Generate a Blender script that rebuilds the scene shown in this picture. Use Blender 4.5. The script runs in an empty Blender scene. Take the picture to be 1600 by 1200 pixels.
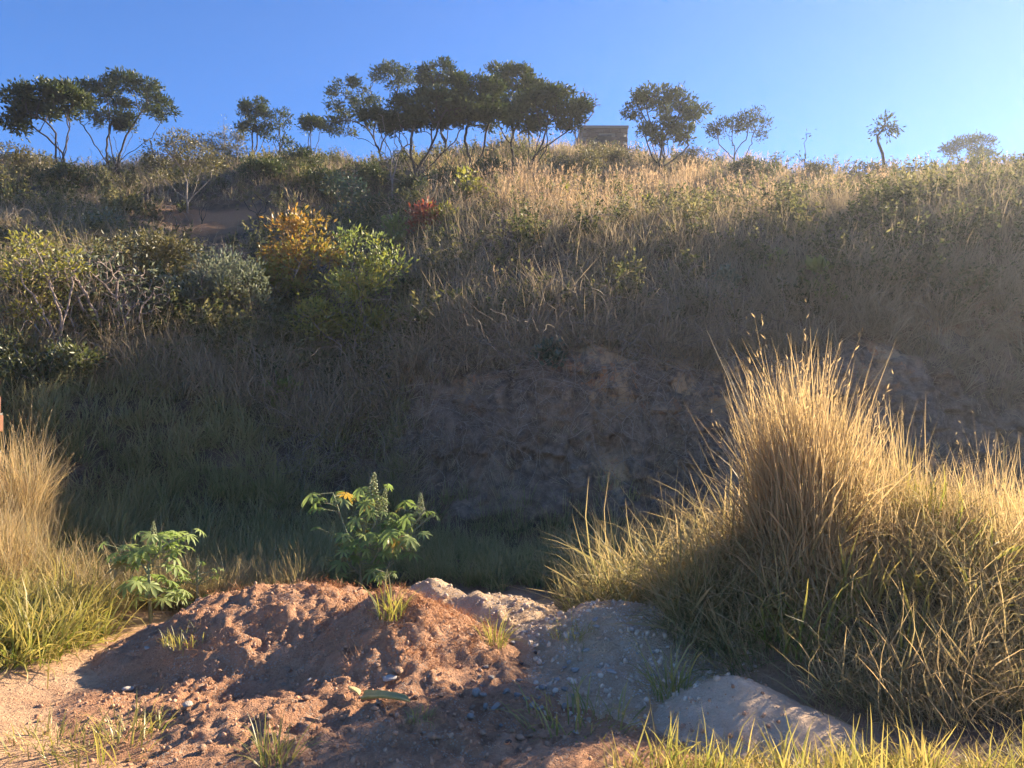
import bpy, bmesh, math
import numpy as np
R = math.radians
# ------------------------------------------------------------------ camera, sky, sun, exposure
sc = bpy.context.scene
CAMZ, PITCH, F, HT = 1.6, R(3.0), 1200.0, 1600.0
cd = bpy.data.cameras.new('camera'); cam = bpy.data.objects.new('camera', cd); sc.collection.objects.link(cam)
cam.location = (0, 0, CAMZ); cam.rotation_euler = (R(90) + PITCH, 0, 0)
cd.sensor_fit = 'HORIZONTAL'; cd.sensor_width = 36; cd.lens = 36 * F / HT
cd.clip_start = 0.05; cd.clip_end = 3000
sc.camera = cam
SUN_AZ, SUN_EL = 55.5, 25.0           # degrees right of the view direction, above the horizon
SKY_STR, SUN_STR, EXPO = 0.077, 5.0, 1.87
w = bpy.data.worlds.new('World'); sc.world = w; w.use_nodes = True
nt = w.node_tree; nt.nodes.clear()
sky = nt.nodes.new('ShaderNodeTexSky'); sky.sky_type = 'NISHITA'; sky.sun_disc = False
sky.sun_elevation = R(SUN_EL); sky.sun_rotation = R(SUN_AZ)
sky.altitude = 2000; sky.air_density = 1.0; sky.dust_density = 0.0; sky.ozone_density = 10
bg = nt.nodes.new('ShaderNodeBackground'); bg.inputs[1].default_value = SKY_STR
wo = nt.nodes.new('ShaderNodeOutputWorld')
nt.links.new(sky.outputs[0], bg.inputs[0]); nt.links.new(bg.outputs[0], wo.inputs[0])
sl = bpy.data.lights.new('sun', 'SUN'); sl.energy = SUN_STR; sl.angle = R(0.55); sl.color = (1.0, 0.83, 0.60)
so = bpy.data.objects.new('sun', sl); sc.collection.objects.link(so)
so.rotation_euler = (R(90 - SUN_EL), 0, R(180 - SUN_AZ)); so.location = (20, 15, 20)
vs = sc.view_settings; vs.view_transform = 'Standard'; vs.look = 'None'; vs.exposure = EXPO; vs.gamma = 1
try: vs.use_curve_mapping = False
except Exception: pass
sc.cycles.max_bounces = 5; sc.cycles.transparent_max_bounces = 2; sc.cycles.transmission_bounces = 3
sc.cycles.diffuse_bounces = 4; sc.cycles.glossy_bounces = 1; sc.cycles.debug_use_spatial_splits = True
sc.cycles.use_adaptive_sampling = True; sc.cycles.adaptive_threshold = .028; sc.cycles.adaptive_min_samples = 16
sc.cycles.use_denoising = True; sc.cycles.volume_bounces = 0

C = sc.collection
# ------------------------------------------------------------------ noise and projection helpers
def _h(ix, iy, s):
    n = (ix.astype(np.int64) * 374761393 + iy.astype(np.int64) * 668265263 + s * 1274126177) & 0xffffffff
    n = ((n ^ (n >> 13)) * 1274126177) & 0xffffffff
    n = (n ^ (n >> 16)) & 0xffff
    return n / 32767.5 - 1.0
def vn(x, y, s=0):
    x = np.asarray(x, float); y = np.asarray(y, float); x, y = np.broadcast_arrays(x, y)
    ix, iy = np.floor(x), np.floor(y); fx, fy = x - ix, y - iy
    fx = fx * fx * (3 - 2 * fx); fy = fy * fy * (3 - 2 * fy)
    a, b = _h(ix, iy, s), _h(ix + 1, iy, s); c, d = _h(ix, iy + 1, s), _h(ix + 1, iy + 1, s)
    return (a + (b - a) * fx) * (1 - fy) + (c + (d - c) * fx) * fy
def fbm(x, y, o=4, s=0, g=0.5):
    t = 0; a = 1.0; f = 1.0
    for i in range(o):
        t = t + a * vn(np.asarray(x) * f + 13.7 * i, np.asarray(y) * f - 7.3 * i, s + i); a *= g; f *= 2.03
    return t
def sstep(a, b, x):
    t = np.clip((np.asarray(x, float) - a) / (b - a), 0, 1); return t * t * (3 - 2 * t)
CP, SP = math.cos(PITCH), math.sin(PITCH)
def proj(P):
    P = np.atleast_2d(P); dy = P[:, 1]; dz = P[:, 2] - CAMZ
    zc = np.maximum(dy * CP + dz * SP, 1e-3); yc = -dy * SP + dz * CP
    return 800 + F * P[:, 0] / zc, 600 - F * yc / zc
def ray(u, v):
    a, b = (u - 800) / F, (600 - v) / F
    d = np.array([a, CP - b * SP, SP + b * CP]); return d / d[1]          # per unit of y
def at(u, v, D):
    r = ray(u, v); return np.array([r[0] * D, D, CAMZ + r[2] * D])
# ------------------------------------------------------------------ terrain: profiles along directions
PROF = {
 -500: [(0,0),(8.0,0.1),(9.0,.7),(10,1.7),(11,2.8),(13,4.5),(16,6.1),(20,7.9),(26,10.3),(31,12.3),(36,13.0),(45,13.2),(160,13)],
  60:  [(0,0),(8.2,0.1),(9.2,.6),(10.2,1.6),(11,2.5),(13,4.0),(16,5.6),(20,7.5),(26,10.1),(31,12.2),(36,12.9),(45,13.2),(160,13)],
 300:  [(0,0),(9.0,0.05),(9.8,.5),(11,1.6),(12,2.5),(13,3.3),(14,4.0),(15.2,4.4),(18,5.8),(20,6.7),(24,8.9),(32,12.6),(36,13),(45,13.2),(160,13)],
 450:  [(0,0),(9.5,0.05),(10.3,.5),(11.2,1.2),(12.2,2.2),(13.2,3.0),(14,3.5),(16,4.5),(18,5.5),(20,6.7),(24,9.2),(32,12.6),(36,13),(45,13.2),(160,13)],
 560:  [(0,0),(9.6,0.05),(10.4,.5),(11.3,1.1),(12.2,1.9),(13.2,2.6),(14,3.1),(16,4.3),(20,6.3),(24,8.2),(27,10.2),(31,12.4),(36,13),(45,13.2),(160,13)],
 650:  [(0,0),(9.8,0.05),(10.4,.6),(11.0,1.5),(11.7,2.6),(12.6,3.3),(13.6,4.0),(16,5.3),(20,7.2),(25,9.6),(30,12.1),(34,13),(45,13.3),(160,13)],
 800:  [(0,0),(9.8,0.05),(10.3,.6),(10.8,1.6),(11.3,2.5),(12.0,3.1),(13,3.9),(14,4.65),(15,5.3),(20,7.5),(25,9.9),(30,12.4),(34,13.6),(40,14),(160,13)],
 1000: [(0,0),(9.8,0.05),(10.3,.5),(10.75,1.6),(11.25,2.5),(12.0,3.15),(13,4.0),(14,4.75),(15,5.4),(20,7.4),(25,9.7),(30,12.0),(34,13.4),(40,14),(160,13)],
 1180: [(0,0),(9.8,0.05),(10.3,.5),(10.8,1.6),(11.3,2.5),(12.0,3.15),(13,4.0),(14,4.8),(15.5,5.75),(20,7.5),(25,9.6),(30,11.4),(35,12.9),(42,13.2),(160,12)],
 1400: [(0,0),(9.9,0.1),(10.4,.6),(10.9,1.6),(11.5,2.8),(12.1,3.7),(13,4.7),(14.4,5.7),(16,6.4),(20,7.8),(25,9.5),(30,11.2),(35,12.4),(42,12.7),(160,12)],
 1600: [(0,0),(10.2,0.1),(10.8,.7),(11.4,1.8),(12.0,3.5),(12.7,4.5),(14,5.5),(15.4,6.3),(20,8.0),(25,9.7),(30,11.5),(35,12.9),(42,13.2),(160,12)],
 2100: [(0,0),(10.2,0.1),(10.8,.7),(11.4,1.8),(12.0,3.5),(12.7,4.5),(14,5.5),(15.4,6.3),(20,8.0),(25,9.7),(30,11.5),(35,12.9),(42,13.2),(160,12)],
}
_dg = np.linspace(0, 80, 1601); _ug = np.arange(-500, 2101, 10)
_us = np.array(sorted(PROF)); _T = np.array([np.interp(_dg, *zip(*PROF[u])) for u in _us])
_TT = np.array([np.interp(_ug, _us, _T[:, j]) for j in range(len(_dg))]).T
_k = np.exp(-np.linspace(-2, 2, 9) ** 2); _k /= _k.sum()
_TT = np.apply_along_axis(lambda r: np.convolve(np.pad(r, 4, 'edge'), _k, 'valid'), 1, _TT)
_k2 = np.exp(-np.linspace(-2, 2, 11) ** 2); _k2 /= _k2.sum()
_TT = np.apply_along_axis(lambda r: np.convolve(np.pad(r, 5, 'edge'), _k2, 'valid'), 0, _TT)
def T(x, y):
    x = np.asarray(x, float); y = np.asarray(y, float); x, y = np.broadcast_arrays(x, y)
    yy = np.maximum(y, 0)
    u = 800 + F * x / np.maximum(yy, 5.0)
    bankw = np.exp(-((yy - 11.3) / 1.6) ** 2)
    de = yy + bankw * (.32 * vn(x * .75, 3.3, 5) + .16 * vn(x * 2.1, yy * .6, 6) + .07 * vn(x * 5.5, yy * 1.3, 7))
    ui = np.clip((u + 500) / 10, 0, len(_ug) - 1.001); di = np.clip(de / .05, 0, len(_dg) - 1.001)
    i, j = ui.astype(int), di.astype(int); a, b = ui - i, di - j
    z = (_TT[i, j] * (1 - a) + _TT[i + 1, j] * a) * (1 - b) + (_TT[i, j + 1] * (1 - a) + _TT[i + 1, j + 1] * a) * b
    far = sstep(12, 20, yy)
    z = z + far * (.28 * fbm(x * .23, yy * .23, 3, 11)) + sstep(9, 12, yy) * .07 * fbm(x * 1.3, yy * 1.3, 3, 21)
    z = z + .018 * fbm(x * 2.2, y * 2.2, 4, 31) + .03 * fbm(x * .5, y * .5, 2, 33) * sstep(2, 5, yy)
    # raised bank that carries the tall grass on the right, low rise on the left
    z = z + .58 * np.exp(-(((x - 2.4) / 1.1) ** 2 + ((y - 5.7) / .9) ** 2) ** 1.1) + .42 * sstep(1.6, 3.2, x) * sstep(4.2, 5.6, y) * (1 - sstep(7.5, 9, y))
    z = z + .22 * sstep(-3.6, -5.2, x) * sstep(5, 6.5, y) * (1 - sstep(8, 9.5, y))
    return z
def hit(u, v, dmin=3.0, dmax=44.0):
    d = np.arange(dmin, dmax, .02); r = ray(u, v)
    g = T(r[0] * d, d) - (CAMZ + r[2] * d)
    k = np.where(g >= 0)[0]
    if len(k): D = d[k[0]]
    else: D = d[np.argmax(g / d)]
    x = r[0] * D; return np.array([x, D, float(T(x, D))])
def normal(x, y, e=.08):
    n = np.stack([-(T(x + e, y) - T(x - e, y)) / (2 * e), -(T(x, y + e) - T(x, y - e)) / (2 * e), np.ones_like(np.asarray(x, float))], -1)
    return n / np.linalg.norm(n, axis=-1, keepdims=True)
# ------------------------------------------------------------------ materials
def nodes(name):
    m = bpy.data.materials.new(name); m.use_nodes = True; t = m.node_tree; t.nodes.clear()
    o = t.nodes.new('ShaderNodeOutputMaterial'); return m, t, o
def N(t, typ, **k):
    n = t.nodes.new(typ)
    for a, b in k.items(): setattr(n, a, b)
    return n
def mixc(t, fac, a, b):
    n = N(t, 'ShaderNodeMix', data_type='RGBA')
    for s, v in ((0, fac), (6, a), (7, b)):
        if hasattr(v, 'is_linked') or isinstance(v, bpy.types.NodeSocket): t.links.new(v, n.inputs[s])
        else: n.inputs[s].default_value = v if s == 0 else (*v, 1)
    return n.outputs[2]
def math_(t, op, a, b=None, clamp=False):
    n = N(t, 'ShaderNodeMath', operation=op, use_clamp=clamp)
    for i, v in enumerate((a, b)):
        if v is None: continue
        if isinstance(v, bpy.types.NodeSocket): t.links.new(v, n.inputs[i])
        else: n.inputs[i].default_value = v
    return n.outputs[0]
def noise_(t, scale, detail=4, rough=.55, vec=None, dist=0):
    n = N(t, 'ShaderNodeTexNoise'); n.inputs['Scale'].default_value = scale; n.inputs['Detail'].default_value = detail
    n.inputs['Roughness'].default_value = rough; n.inputs['Distortion'].default_value = dist
    if vec is not None: t.links.new(vec, n.inputs['Vector'])
    return n.outputs[0]
def ramp_(t, fac, a, b):
    n = N(t, 'ShaderNodeMapRange', interpolation_type='SMOOTHSTEP'); n.inputs[1].default_value = a; n.inputs[2].default_value = b
    t.links.new(fac, n.inputs[0]); return n.outputs[0]
def coord(t): return N(t, 'ShaderNodeNewGeometry').outputs['Position']
def attr(t, name, typ='GEOMETRY'):
    return N(t, 'ShaderNodeAttribute', attribute_name=name, attribute_type=typ).outputs['Fac']

def leafmat(name, ca, cb, trans=.45, gloss=.05, inst=False, tip=None, trcol=1.45, rough=.45):
    """two-colour leaf or blade: the attribute tint picks between ca and cb, optional tip colour along t"""
    m, t, o = nodes(name)
    tv = attr(t, 'tint')
    if inst:
        tv = math_(t, 'ADD', math_(t, 'MULTIPLY', math_(t, 'SUBTRACT', tv, .5), 1.15), attr(t, 'itint', 'INSTANCER'), True)
    col = mixc(t, tv, ca, cb)
    if tip: col = mixc(t, math_(t, 'MULTIPLY', math_(t, 'POWER', attr(t, 't'), 1.6), .85), col, tip)
    d = N(t, 'ShaderNodeBsdfDiffuse'); t.links.new(col, d.inputs[0])
    tr = N(t, 'ShaderNodeBsdfTranslucent')
    hs = N(t, 'ShaderNodeHueSaturation'); hs.inputs['Saturation'].default_value = 1.12; hs.inputs['Value'].default_value = trcol
    t.links.new(col, hs.inputs['Color']); t.links.new(hs.outputs[0], tr.inputs[0])
    mx = N(t, 'ShaderNodeMixShader'); mx.inputs[0].default_value = trans
    t.links.new(d.outputs[0], mx.inputs[1]); t.links.new(tr.outputs[0], mx.inputs[2])
    g = N(t, 'ShaderNodeBsdfGlossy'); g.inputs['Roughness'].default_value = rough; g.inputs[0].default_value = (.9, .9, .85, 1)
    m2 = N(t, 'ShaderNodeMixShader'); m2.inputs[0].default_value = gloss
    t.links.new(mx.outputs[0], m2.inputs[1]); t.links.new(g.outputs[0], m2.inputs[2]); t.links.new(m2.outputs[0], o.inputs[0])
    return m
def barkmat(name, a, b, scale=9.0):
    m, t, o = nodes(name); p = coord(t)
    col = mixc(t, ramp_(t, noise_(t, scale, 5, .65, p), .35, .65), a, b)
    d = N(t, 'ShaderNodeBsdfPrincipled'); d.inputs['Roughness'].default_value = .9; t.links.new(col, d.inputs['Base Color'])
    bm = N(t, 'ShaderNodeBump'); bm.inputs['Strength'].default_value = .6; bm.inputs['Distance'].default_value = .02
    t.links.new(noise_(t, scale * 3, 4, .6, p), bm.inputs['Height']); t.links.new(bm.outputs[0], d.inputs['Normal'])
    t.links.new(d.outputs[0], o.inputs[0]); return m
def soilmat(name, cols, scale=1.0, bump=.02, speck=None, fine=40.0):
    """earth: three colours mixed by noise, fine grain relief, optional pale specks"""
    m, t, o = nodes(name); p = coord(t)
    n1 = noise_(t, 1.6 * scale, 6, .6, p, .4); n2 = noise_(t, 9 * scale, 5, .65, p); n3 = noise_(t, fine * scale, 4, .7, p)
    col = mixc(t, ramp_(t, n1, .38, .62), cols[0], cols[1])
    col = mixc(t, ramp_(t, n2, .45, .7), col, cols[2])
    col = mixc(t, math_(t, 'MULTIPLY', ramp_(t, n3, .35, .75), .35), col, tuple(c * .55 for c in cols[0]))
    if speck:
        v = N(t, 'ShaderNodeTexVoronoi'); v.inputs['Scale'].default_value = 55; t.links.new(p, v.inputs['Vector'])
        s = math_(t, 'MULTIPLY', math_(t, 'LESS_THAN', v.outputs['Distance'], .33), ramp_(t, noise_(t, 5, 3, .5, p), .42, .62))
        col = mixc(t, s, col, speck)
    d = N(t, 'ShaderNodeBsdfPrincipled'); d.inputs['Roughness'].default_value = .95; d.inputs['Specular IOR Level'].default_value = .15
    t.links.new(col, d.inputs['Base Color'])
    h = math_(t, 'ADD', math_(t, 'ADD', n3, math_(t, 'MULTIPLY', n2, 2.0)), math_(t, 'MULTIPLY', noise_(t, 120, 3, .6, p), .5))
    bm = N(t, 'ShaderNodeBump'); bm.inputs['Strength'].default_value = .9; bm.inputs['Distance'].default_value = bump
    t.links.new(h, bm.inputs['Height']); t.links.new(bm.outputs[0], d.inputs['Normal']); t.links.new(d.outputs[0], o.inputs[0])
    return m
M = {}
M['red_soil'] = soilmat('red_earth', [(.43,.225,.125), (.50,.285,.17), (.35,.18,.10)], 1.3, .025, (.40,.30,.22))
M['gravel'] = soilmat('pale_gravel', [(.64,.44,.275), (.54,.355,.215), (.68,.50,.34)], 1.6, .03, (.62,.56,.50))
M['sand'] = soilmat('pale_sand', [(.60,.425,.28), (.52,.36,.235), (.64,.47,.33)], 1.4, .012)
M['tree_bark'] = barkmat('dark_bark', (.022,.017,.013), (.065,.05,.038))
M['grey_bark'] = barkmat('grey_bark', (.14,.115,.095), (.25,.21,.175))
M['pale_twig'] = barkmat('pale_twig', (.30,.235,.19), (.20,.15,.12))
M['burnt_bark'] = barkmat('burnt_bark', (.012,.011,.010), (.03,.026,.022))
M['mauve_twig'] = barkmat('mauve_twig', (.15,.10,.095), (.22,.16,.15))
M['castor_stem'] = barkmat('castor_stem', (.20,.24,.12), (.27,.24,.15), 14)
M['tree_leaf'] = leafmat('tree_leaf', (.030,.046,.014), (.095,.112,.038), .28, .03)
M['tree_leaf_warm'] = leafmat('tree_leaf_warm', (.036,.052,.015), (.115,.128,.042), .30, .03)
M['shrub_leaf'] = leafmat('shrub_leaf', (.05,.062,.022), (.115,.125,.045), .4)
M['olive_leaf'] = leafmat('olive_leaf', (.085,.082,.034), (.17,.145,.062), .4)
M['grey_leaf'] = leafmat('grey_leaf', (.13,.15,.09), (.23,.24,.15), .35)
M['yellow_leaf'] = leafmat('yellow_green_leaf', (.17,.175,.035), (.34,.30,.07), .5)
M['orange_leaf'] = leafmat('orange_leaf', (.20,.16,.045), (.40,.21,.055), .5)
M['red_leaf'] = leafmat('red_leaf', (.20,.06,.035), (.31,.10,.06), .45)
M['blue_leaf'] = leafmat('blue_green_leaf', (.05,.085,.055), (.085,.125,.08), .3)
M['bright_leaf'] = leafmat('bright_leaf', (.13,.17,.045), (.26,.28,.085), .5)
M['castor_leaf'] = leafmat('castor_leaf', (.16,.225,.07), (.30,.36,.13), .5, .02, rough=.5)
M['castor_old'] = leafmat('castor_old_leaf', (.26,.24,.06), (.34,.22,.07), .45, .05)
M['castor_spike'] = leafmat('castor_spike', (.22,.26,.12), (.40,.40,.22), .4)
M['straw'] = leafmat('straw_grass', (.30,.21,.115), (.44,.32,.18), .45, .02, True, (.46,.33,.21))
M['shag'] = leafmat('shaggy_grass', (.13,.128,.066), (.38,.30,.195), .42, .02, True, (.40,.315,.21))
M['green'] = leafmat('green_grass', (.15,.185,.062), (.37,.31,.16), .5, .02, True, (.36,.31,.15))
M['gold'] = leafmat('gold_grass', (.13,.145,.045), (.42,.30,.16), .5, .02, True, (.46,.345,.19))
M['lime'] = leafmat('lime_grass', (.125,.165,.032), (.37,.28,.11), .5, .02, True, (.42,.33,.12))
M['forb'] = leafmat('forb_leaf', (.065,.078,.03), (.24,.215,.10), .42, .012, True)
M['forb_twig'] = leafmat('forb_twig', (.15,.115,.085), (.32,.255,.19), .0, .02, True)
M['root'] = leafmat('root_fibre', (.26,.12,.06), (.42,.23,.12), .2, .02, True)
M['crumb'] = leafmat('soil_crumb', (.38,.20,.11), (.54,.34,.22), .0, .01, True)
M['pebble'] = leafmat('gravel_pebble', (.42,.30,.20), (.70,.56,.42), .0, .02, True)
def stonemat(name, a, b):
    m, t, o = nodes(name)
    tc = N(t, 'ShaderNodeTexCoord').outputs['Object']
    oi = N(t, 'ShaderNodeObjectInfo').outputs['Random']
    col = mixc(t, math_(t, 'ADD', math_(t, 'MULTIPLY', noise_(t, 2.2, 5, .6, tc), .6), math_(t, 'MULTIPLY', oi, .5), True), a, b)
    d = N(t, 'ShaderNodeBsdfPrincipled'); d.inputs['Roughness'].default_value = .85; t.links.new(col, d.inputs['Base Color'])
    bm = N(t, 'ShaderNodeBump'); bm.inputs['Strength'].default_value = .5; bm.inputs['Distance'].default_value = .02
    t.links.new(noise_(t, 7, 5, .65, tc), bm.inputs['Height']); t.links.new(bm.outputs[0], d.inputs['Normal']); t.links.new(d.outputs[0], o.inputs[0]); return m
M['stone_red'] = stonemat('reddish_stone', (.20,.11,.065), (.42,.27,.17))
M['stone_pale'] = stonemat('pale_stone', (.28,.24,.20), (.47,.43,.38))
M['stone_grey'] = stonemat('grey_stone', (.17,.145,.125), (.34,.295,.25))
M['stone_dark'] = stonemat('dark_stone', (.04,.035,.032), (.08,.07,.06))
M['brick'] = stonemat('clay_block', (.17,.065,.034), (.26,.11,.06))
M['old_brick'] = stonemat('weathered_clay_block', (.055,.035,.024), (.11,.07,.048))
M['mortar'] = stonemat('mortar', (.12,.105,.09), (.20,.175,.15))
M['concrete'] = stonemat('concrete', (.12,.105,.09), (.21,.19,.165))
M['dark_inside'] = stonemat('dark_opening', (.015,.013,.012), (.03,.026,.023))
M['sheath'] = leafmat('dry_sheath', (.33,.33,.15), (.48,.42,.22), .25, .02)
def groundmat():
    m, t, o = nodes('ground_soil'); p = coord(t)
    n1 = noise_(t, .9, 6, .6, p, .5); n2 = noise_(t, 5, 6, .65, p); n3 = noise_(t, 38, 5, .7, p)
    slope = mixc(t, ramp_(t, n1, .35, .65), (.105,.075,.05), (.19,.125,.08)); slope = mixc(t, ramp_(t, n2, .45, .7), slope, (.075,.056,.038))
    path = mixc(t, ramp_(t, n1, .35, .65), (.56,.36,.215), (.48,.285,.165)); path = mixc(t, ramp_(t, n2, .48, .72), path, (.36,.20,.115))
    # cut bank: tan and rusty earth with dark lichen films and pale flecks
    mp = N(t, 'ShaderNodeMapping'); mp.inputs['Scale'].default_value = (1.0, 1.0, .45); t.links.new(p, mp.inputs[0]); q = mp.outputs[0]
    bank = mixc(t, ramp_(t, noise_(t, 1.3, 7, .62, q, .1), .40, .60), (.33,.21,.12), (.24,.125,.075))
    bank = mixc(t, ramp_(t, noise_(t, 4.4, 8, .75, q, .05), .42, .60), bank, (.43,.30,.18))
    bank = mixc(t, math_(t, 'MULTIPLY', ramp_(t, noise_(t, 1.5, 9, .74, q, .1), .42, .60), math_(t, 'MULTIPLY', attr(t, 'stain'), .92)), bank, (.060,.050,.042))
    bank = mixc(t, math_(t, 'MULTIPLY', ramp_(t, noise_(t, 11, 5, .75, q), .64, .72), .75), bank, (.40,.33,.26))
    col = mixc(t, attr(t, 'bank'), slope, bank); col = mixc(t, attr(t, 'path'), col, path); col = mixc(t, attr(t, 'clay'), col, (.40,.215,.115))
    col = mixc(t, math_(t, 'MULTIPLY', ramp_(t, n3, .4, .75), .35), col, (.08,.055,.038))
    d = N(t, 'ShaderNodeBsdfPrincipled'); d.inputs['Roughness'].default_value = .95; d.inputs['Specular IOR Level'].default_value = .12
    t.links.new(col, d.inputs['Base Color'])
    h = math_(t, 'ADD', math_(t, 'MULTIPLY', n2, 2.5), math_(t, 'ADD', n3, math_(t, 'MULTIPLY', noise_(t, 110, 3, .6, p), .4)))
    bm = N(t, 'ShaderNodeBump'); bm.inputs['Strength'].default_value = .85; bm.inputs['Distance'].default_value = .022
    t.links.new(h, bm.inputs['Height']); t.links.new(bm.outputs[0], d.inputs['Normal']); t.links.new(d.outputs[0], o.inputs[0]); return m
def bankmat():
    m, t, o = nodes('bank_earth'); p = coord(t)
    mp = N(t, 'ShaderNodeMapping'); mp.inputs['Scale'].default_value = (1.0, 1.0, .6); t.links.new(p, mp.inputs[0]); q = mp.outputs[0]
    col = mixc(t, ramp_(t, noise_(t, 5, 8, .72, p), .38, .62), (.12,.09,.064), (.26,.19,.135))
    col = mixc(t, math_(t, 'MULTIPLY', ramp_(t, noise_(t, 1.7, 8, .66, q), .46, .56), attr(t, 'ochre')), col, (.50,.32,.17))
    col = mixc(t, math_(t, 'MULTIPLY', ramp_(t, noise_(t, 4.2, 8, .7, q), .55, .62), attr(t, 'ochre')), col, (.40,.20,.10))
    col = mixc(t, math_(t, 'MULTIPLY', ramp_(t, noise_(t, 13, 6, .75, p), .62, .68), .8), col, (.40,.34,.27))
    col = mixc(t, math_(t, 'MULTIPLY', ramp_(t, noise_(t, 45, 5, .7, p), .5, .7), .5), col, (.045,.038,.032))
    d = N(t, 'ShaderNodeBsdfPrincipled'); d.inputs['Roughness'].default_value = .95; d.inputs['Specular IOR Level'].default_value = .12; t.links.new(col, d.inputs['Base Color'])
    bm = N(t, 'ShaderNodeBump'); bm.inputs['Strength'].default_value = 1.0; bm.inputs['Distance'].default_value = .03
    t.links.new(math_(t, 'ADD', noise_(t, 14, 6, .7, p), math_(t, 'MULTIPLY', noise_(t, 60, 4, .7, p), .5)), bm.inputs['Height']); t.links.new(bm.outputs[0], d.inputs['Normal']); t.links.new(d.outputs[0], o.inputs[0]); return m
M['bank'] = bankmat()
M['ground'] = groundmat()
# ------------------------------------------------------------------ mesh helpers
def mesh(name, V, faces, mat=None, attrs=None, smooth=False):
    """V (n,3); faces: list of (k,m) int arrays"""
    me = bpy.data.meshes.new(name); V = np.asarray(V, np.float32)
    faces = [np.asarray(f, np.int32) for f in faces if len(f)]
    me.vertices.add(len(V)); me.vertices.foreach_set('co', V.ravel())
    if faces:
        loops = np.concatenate([f.ravel() for f in faces]); tot = np.concatenate([np.full(len(f), f.shape[1], np.int32) for f in faces])
        st = np.concatenate([[0], np.cumsum(tot)[:-1]]).astype(np.int32)
        me.loops.add(len(loops)); me.loops.foreach_set('vertex_index', loops)
        me.polygons.add(len(tot)); me.polygons.foreach_set('loop_start', st)
        if smooth: me.polygons.foreach_set('use_smooth', np.ones(len(tot), bool))
    me.update(calc_edges=True)
    for k, a in (attrs or {}).items():
        a = np.asarray(a)
        if a.ndim == 2: at_ = me.attributes.new(k, 'FLOAT_VECTOR', 'POINT'); at_.data.foreach_set('vector', a.astype(np.float32).ravel())
        elif a.dtype.kind == 'i': at_ = me.attributes.new(k, 'INT', 'POINT'); at_.data.foreach_set('value', a.astype(np.int32))
        else: at_ = me.attributes.new(k, 'FLOAT', 'POINT'); at_.data.foreach_set('value', a.astype(np.float32))
    if mat is not None: me.materials.append(M[mat] if isinstance(mat, str) else mat)
    return me
def obj(name, me, parent=None, loc=None, rot=None, scale=None, kind=None):
    o = bpy.data.objects.new(name, me); C.objects.link(o)
    if parent is not None: o.parent = parent
    if loc is not None: o.location = loc
    if rot is not None: o.rotation_euler = rot
    if scale is not None: o.scale = scale if hasattr(scale, '__len__') else (scale,) * 3
    if kind: o['kind'] = kind
    return o
def tag(o, label, cat, group=None, kind=None):
    o['label'] = label; o['category'] = cat
    if group: o['group'] = group
    if kind: o['kind'] = kind
    return o
def thing(name, label, cat, loc, group=None, rot=None):
    o = bpy.data.objects.new(name, None); C.objects.link(o); o.location = loc; o.empty_display_size = .2
    if rot is not None: o.rotation_euler = rot
    return tag(o, label, cat, group)
def unit(v): return v / np.maximum(np.linalg.norm(v, axis=-1, keepdims=True), 1e-9)
def tubes(A, B, ra, rb, n=5):
    """tapered prisms from A to B (k,3)"""
    A = np.asarray(A, float); B = np.asarray(B, float); d = unit(B - A)
    up = np.where(np.abs(d[:, 2:3]) > .9, [[1., 0, 0]], [[0, 0, 1.]]); s = unit(np.cross(d, up)); q = np.cross(d, s)
    an = np.arange(n) * 2 * np.pi / n; c, si = np.cos(an), np.sin(an)
    ring = s[:, None] * c[None, :, None] + q[:, None] * si[None, :, None]
    B = B + d * np.asarray(rb)[:, None] * .5
    V = np.stack([A[:, None] + ring * np.asarray(ra)[:, None, None], B[:, None] + ring * np.asarray(rb)[:, None, None]], 1)
    k = len(A); b = (np.arange(k) * 2 * n)[:, None]; i = np.arange(n)[None]; j = (i + 1) % n
    Fq = np.stack([b + i, b + j, b + n + j, b + n + i], -1).reshape(-1, 4)
    return V.reshape(-1, 3), Fq
def leaves(P, D, L, W, rng, fold=.25):
    """folded kite leaves at P along D"""
    n = len(P); D = unit(D); r = unit(rng.normal(size=(n, 3)) + [0, 0, .6]); s = unit(np.cross(D, r)); nn = np.cross(s, D)
    L = np.broadcast_to(L, n)[:, None]; W = np.broadcast_to(W, n)[:, None]
    V = np.stack([P, P + D * L * .45 - s * W * .5 + nn * W * fold, P + D * L - nn * L * .12, P + D * L * .45 + s * W * .5 + nn * W * fold], 1).reshape(-1, 3)
    b = (np.arange(n) * 4)[:, None]
    Fq = np.concatenate([b + [[0, 1, 2]], b + [[0, 2, 3]]])
    return V, Fq
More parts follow.
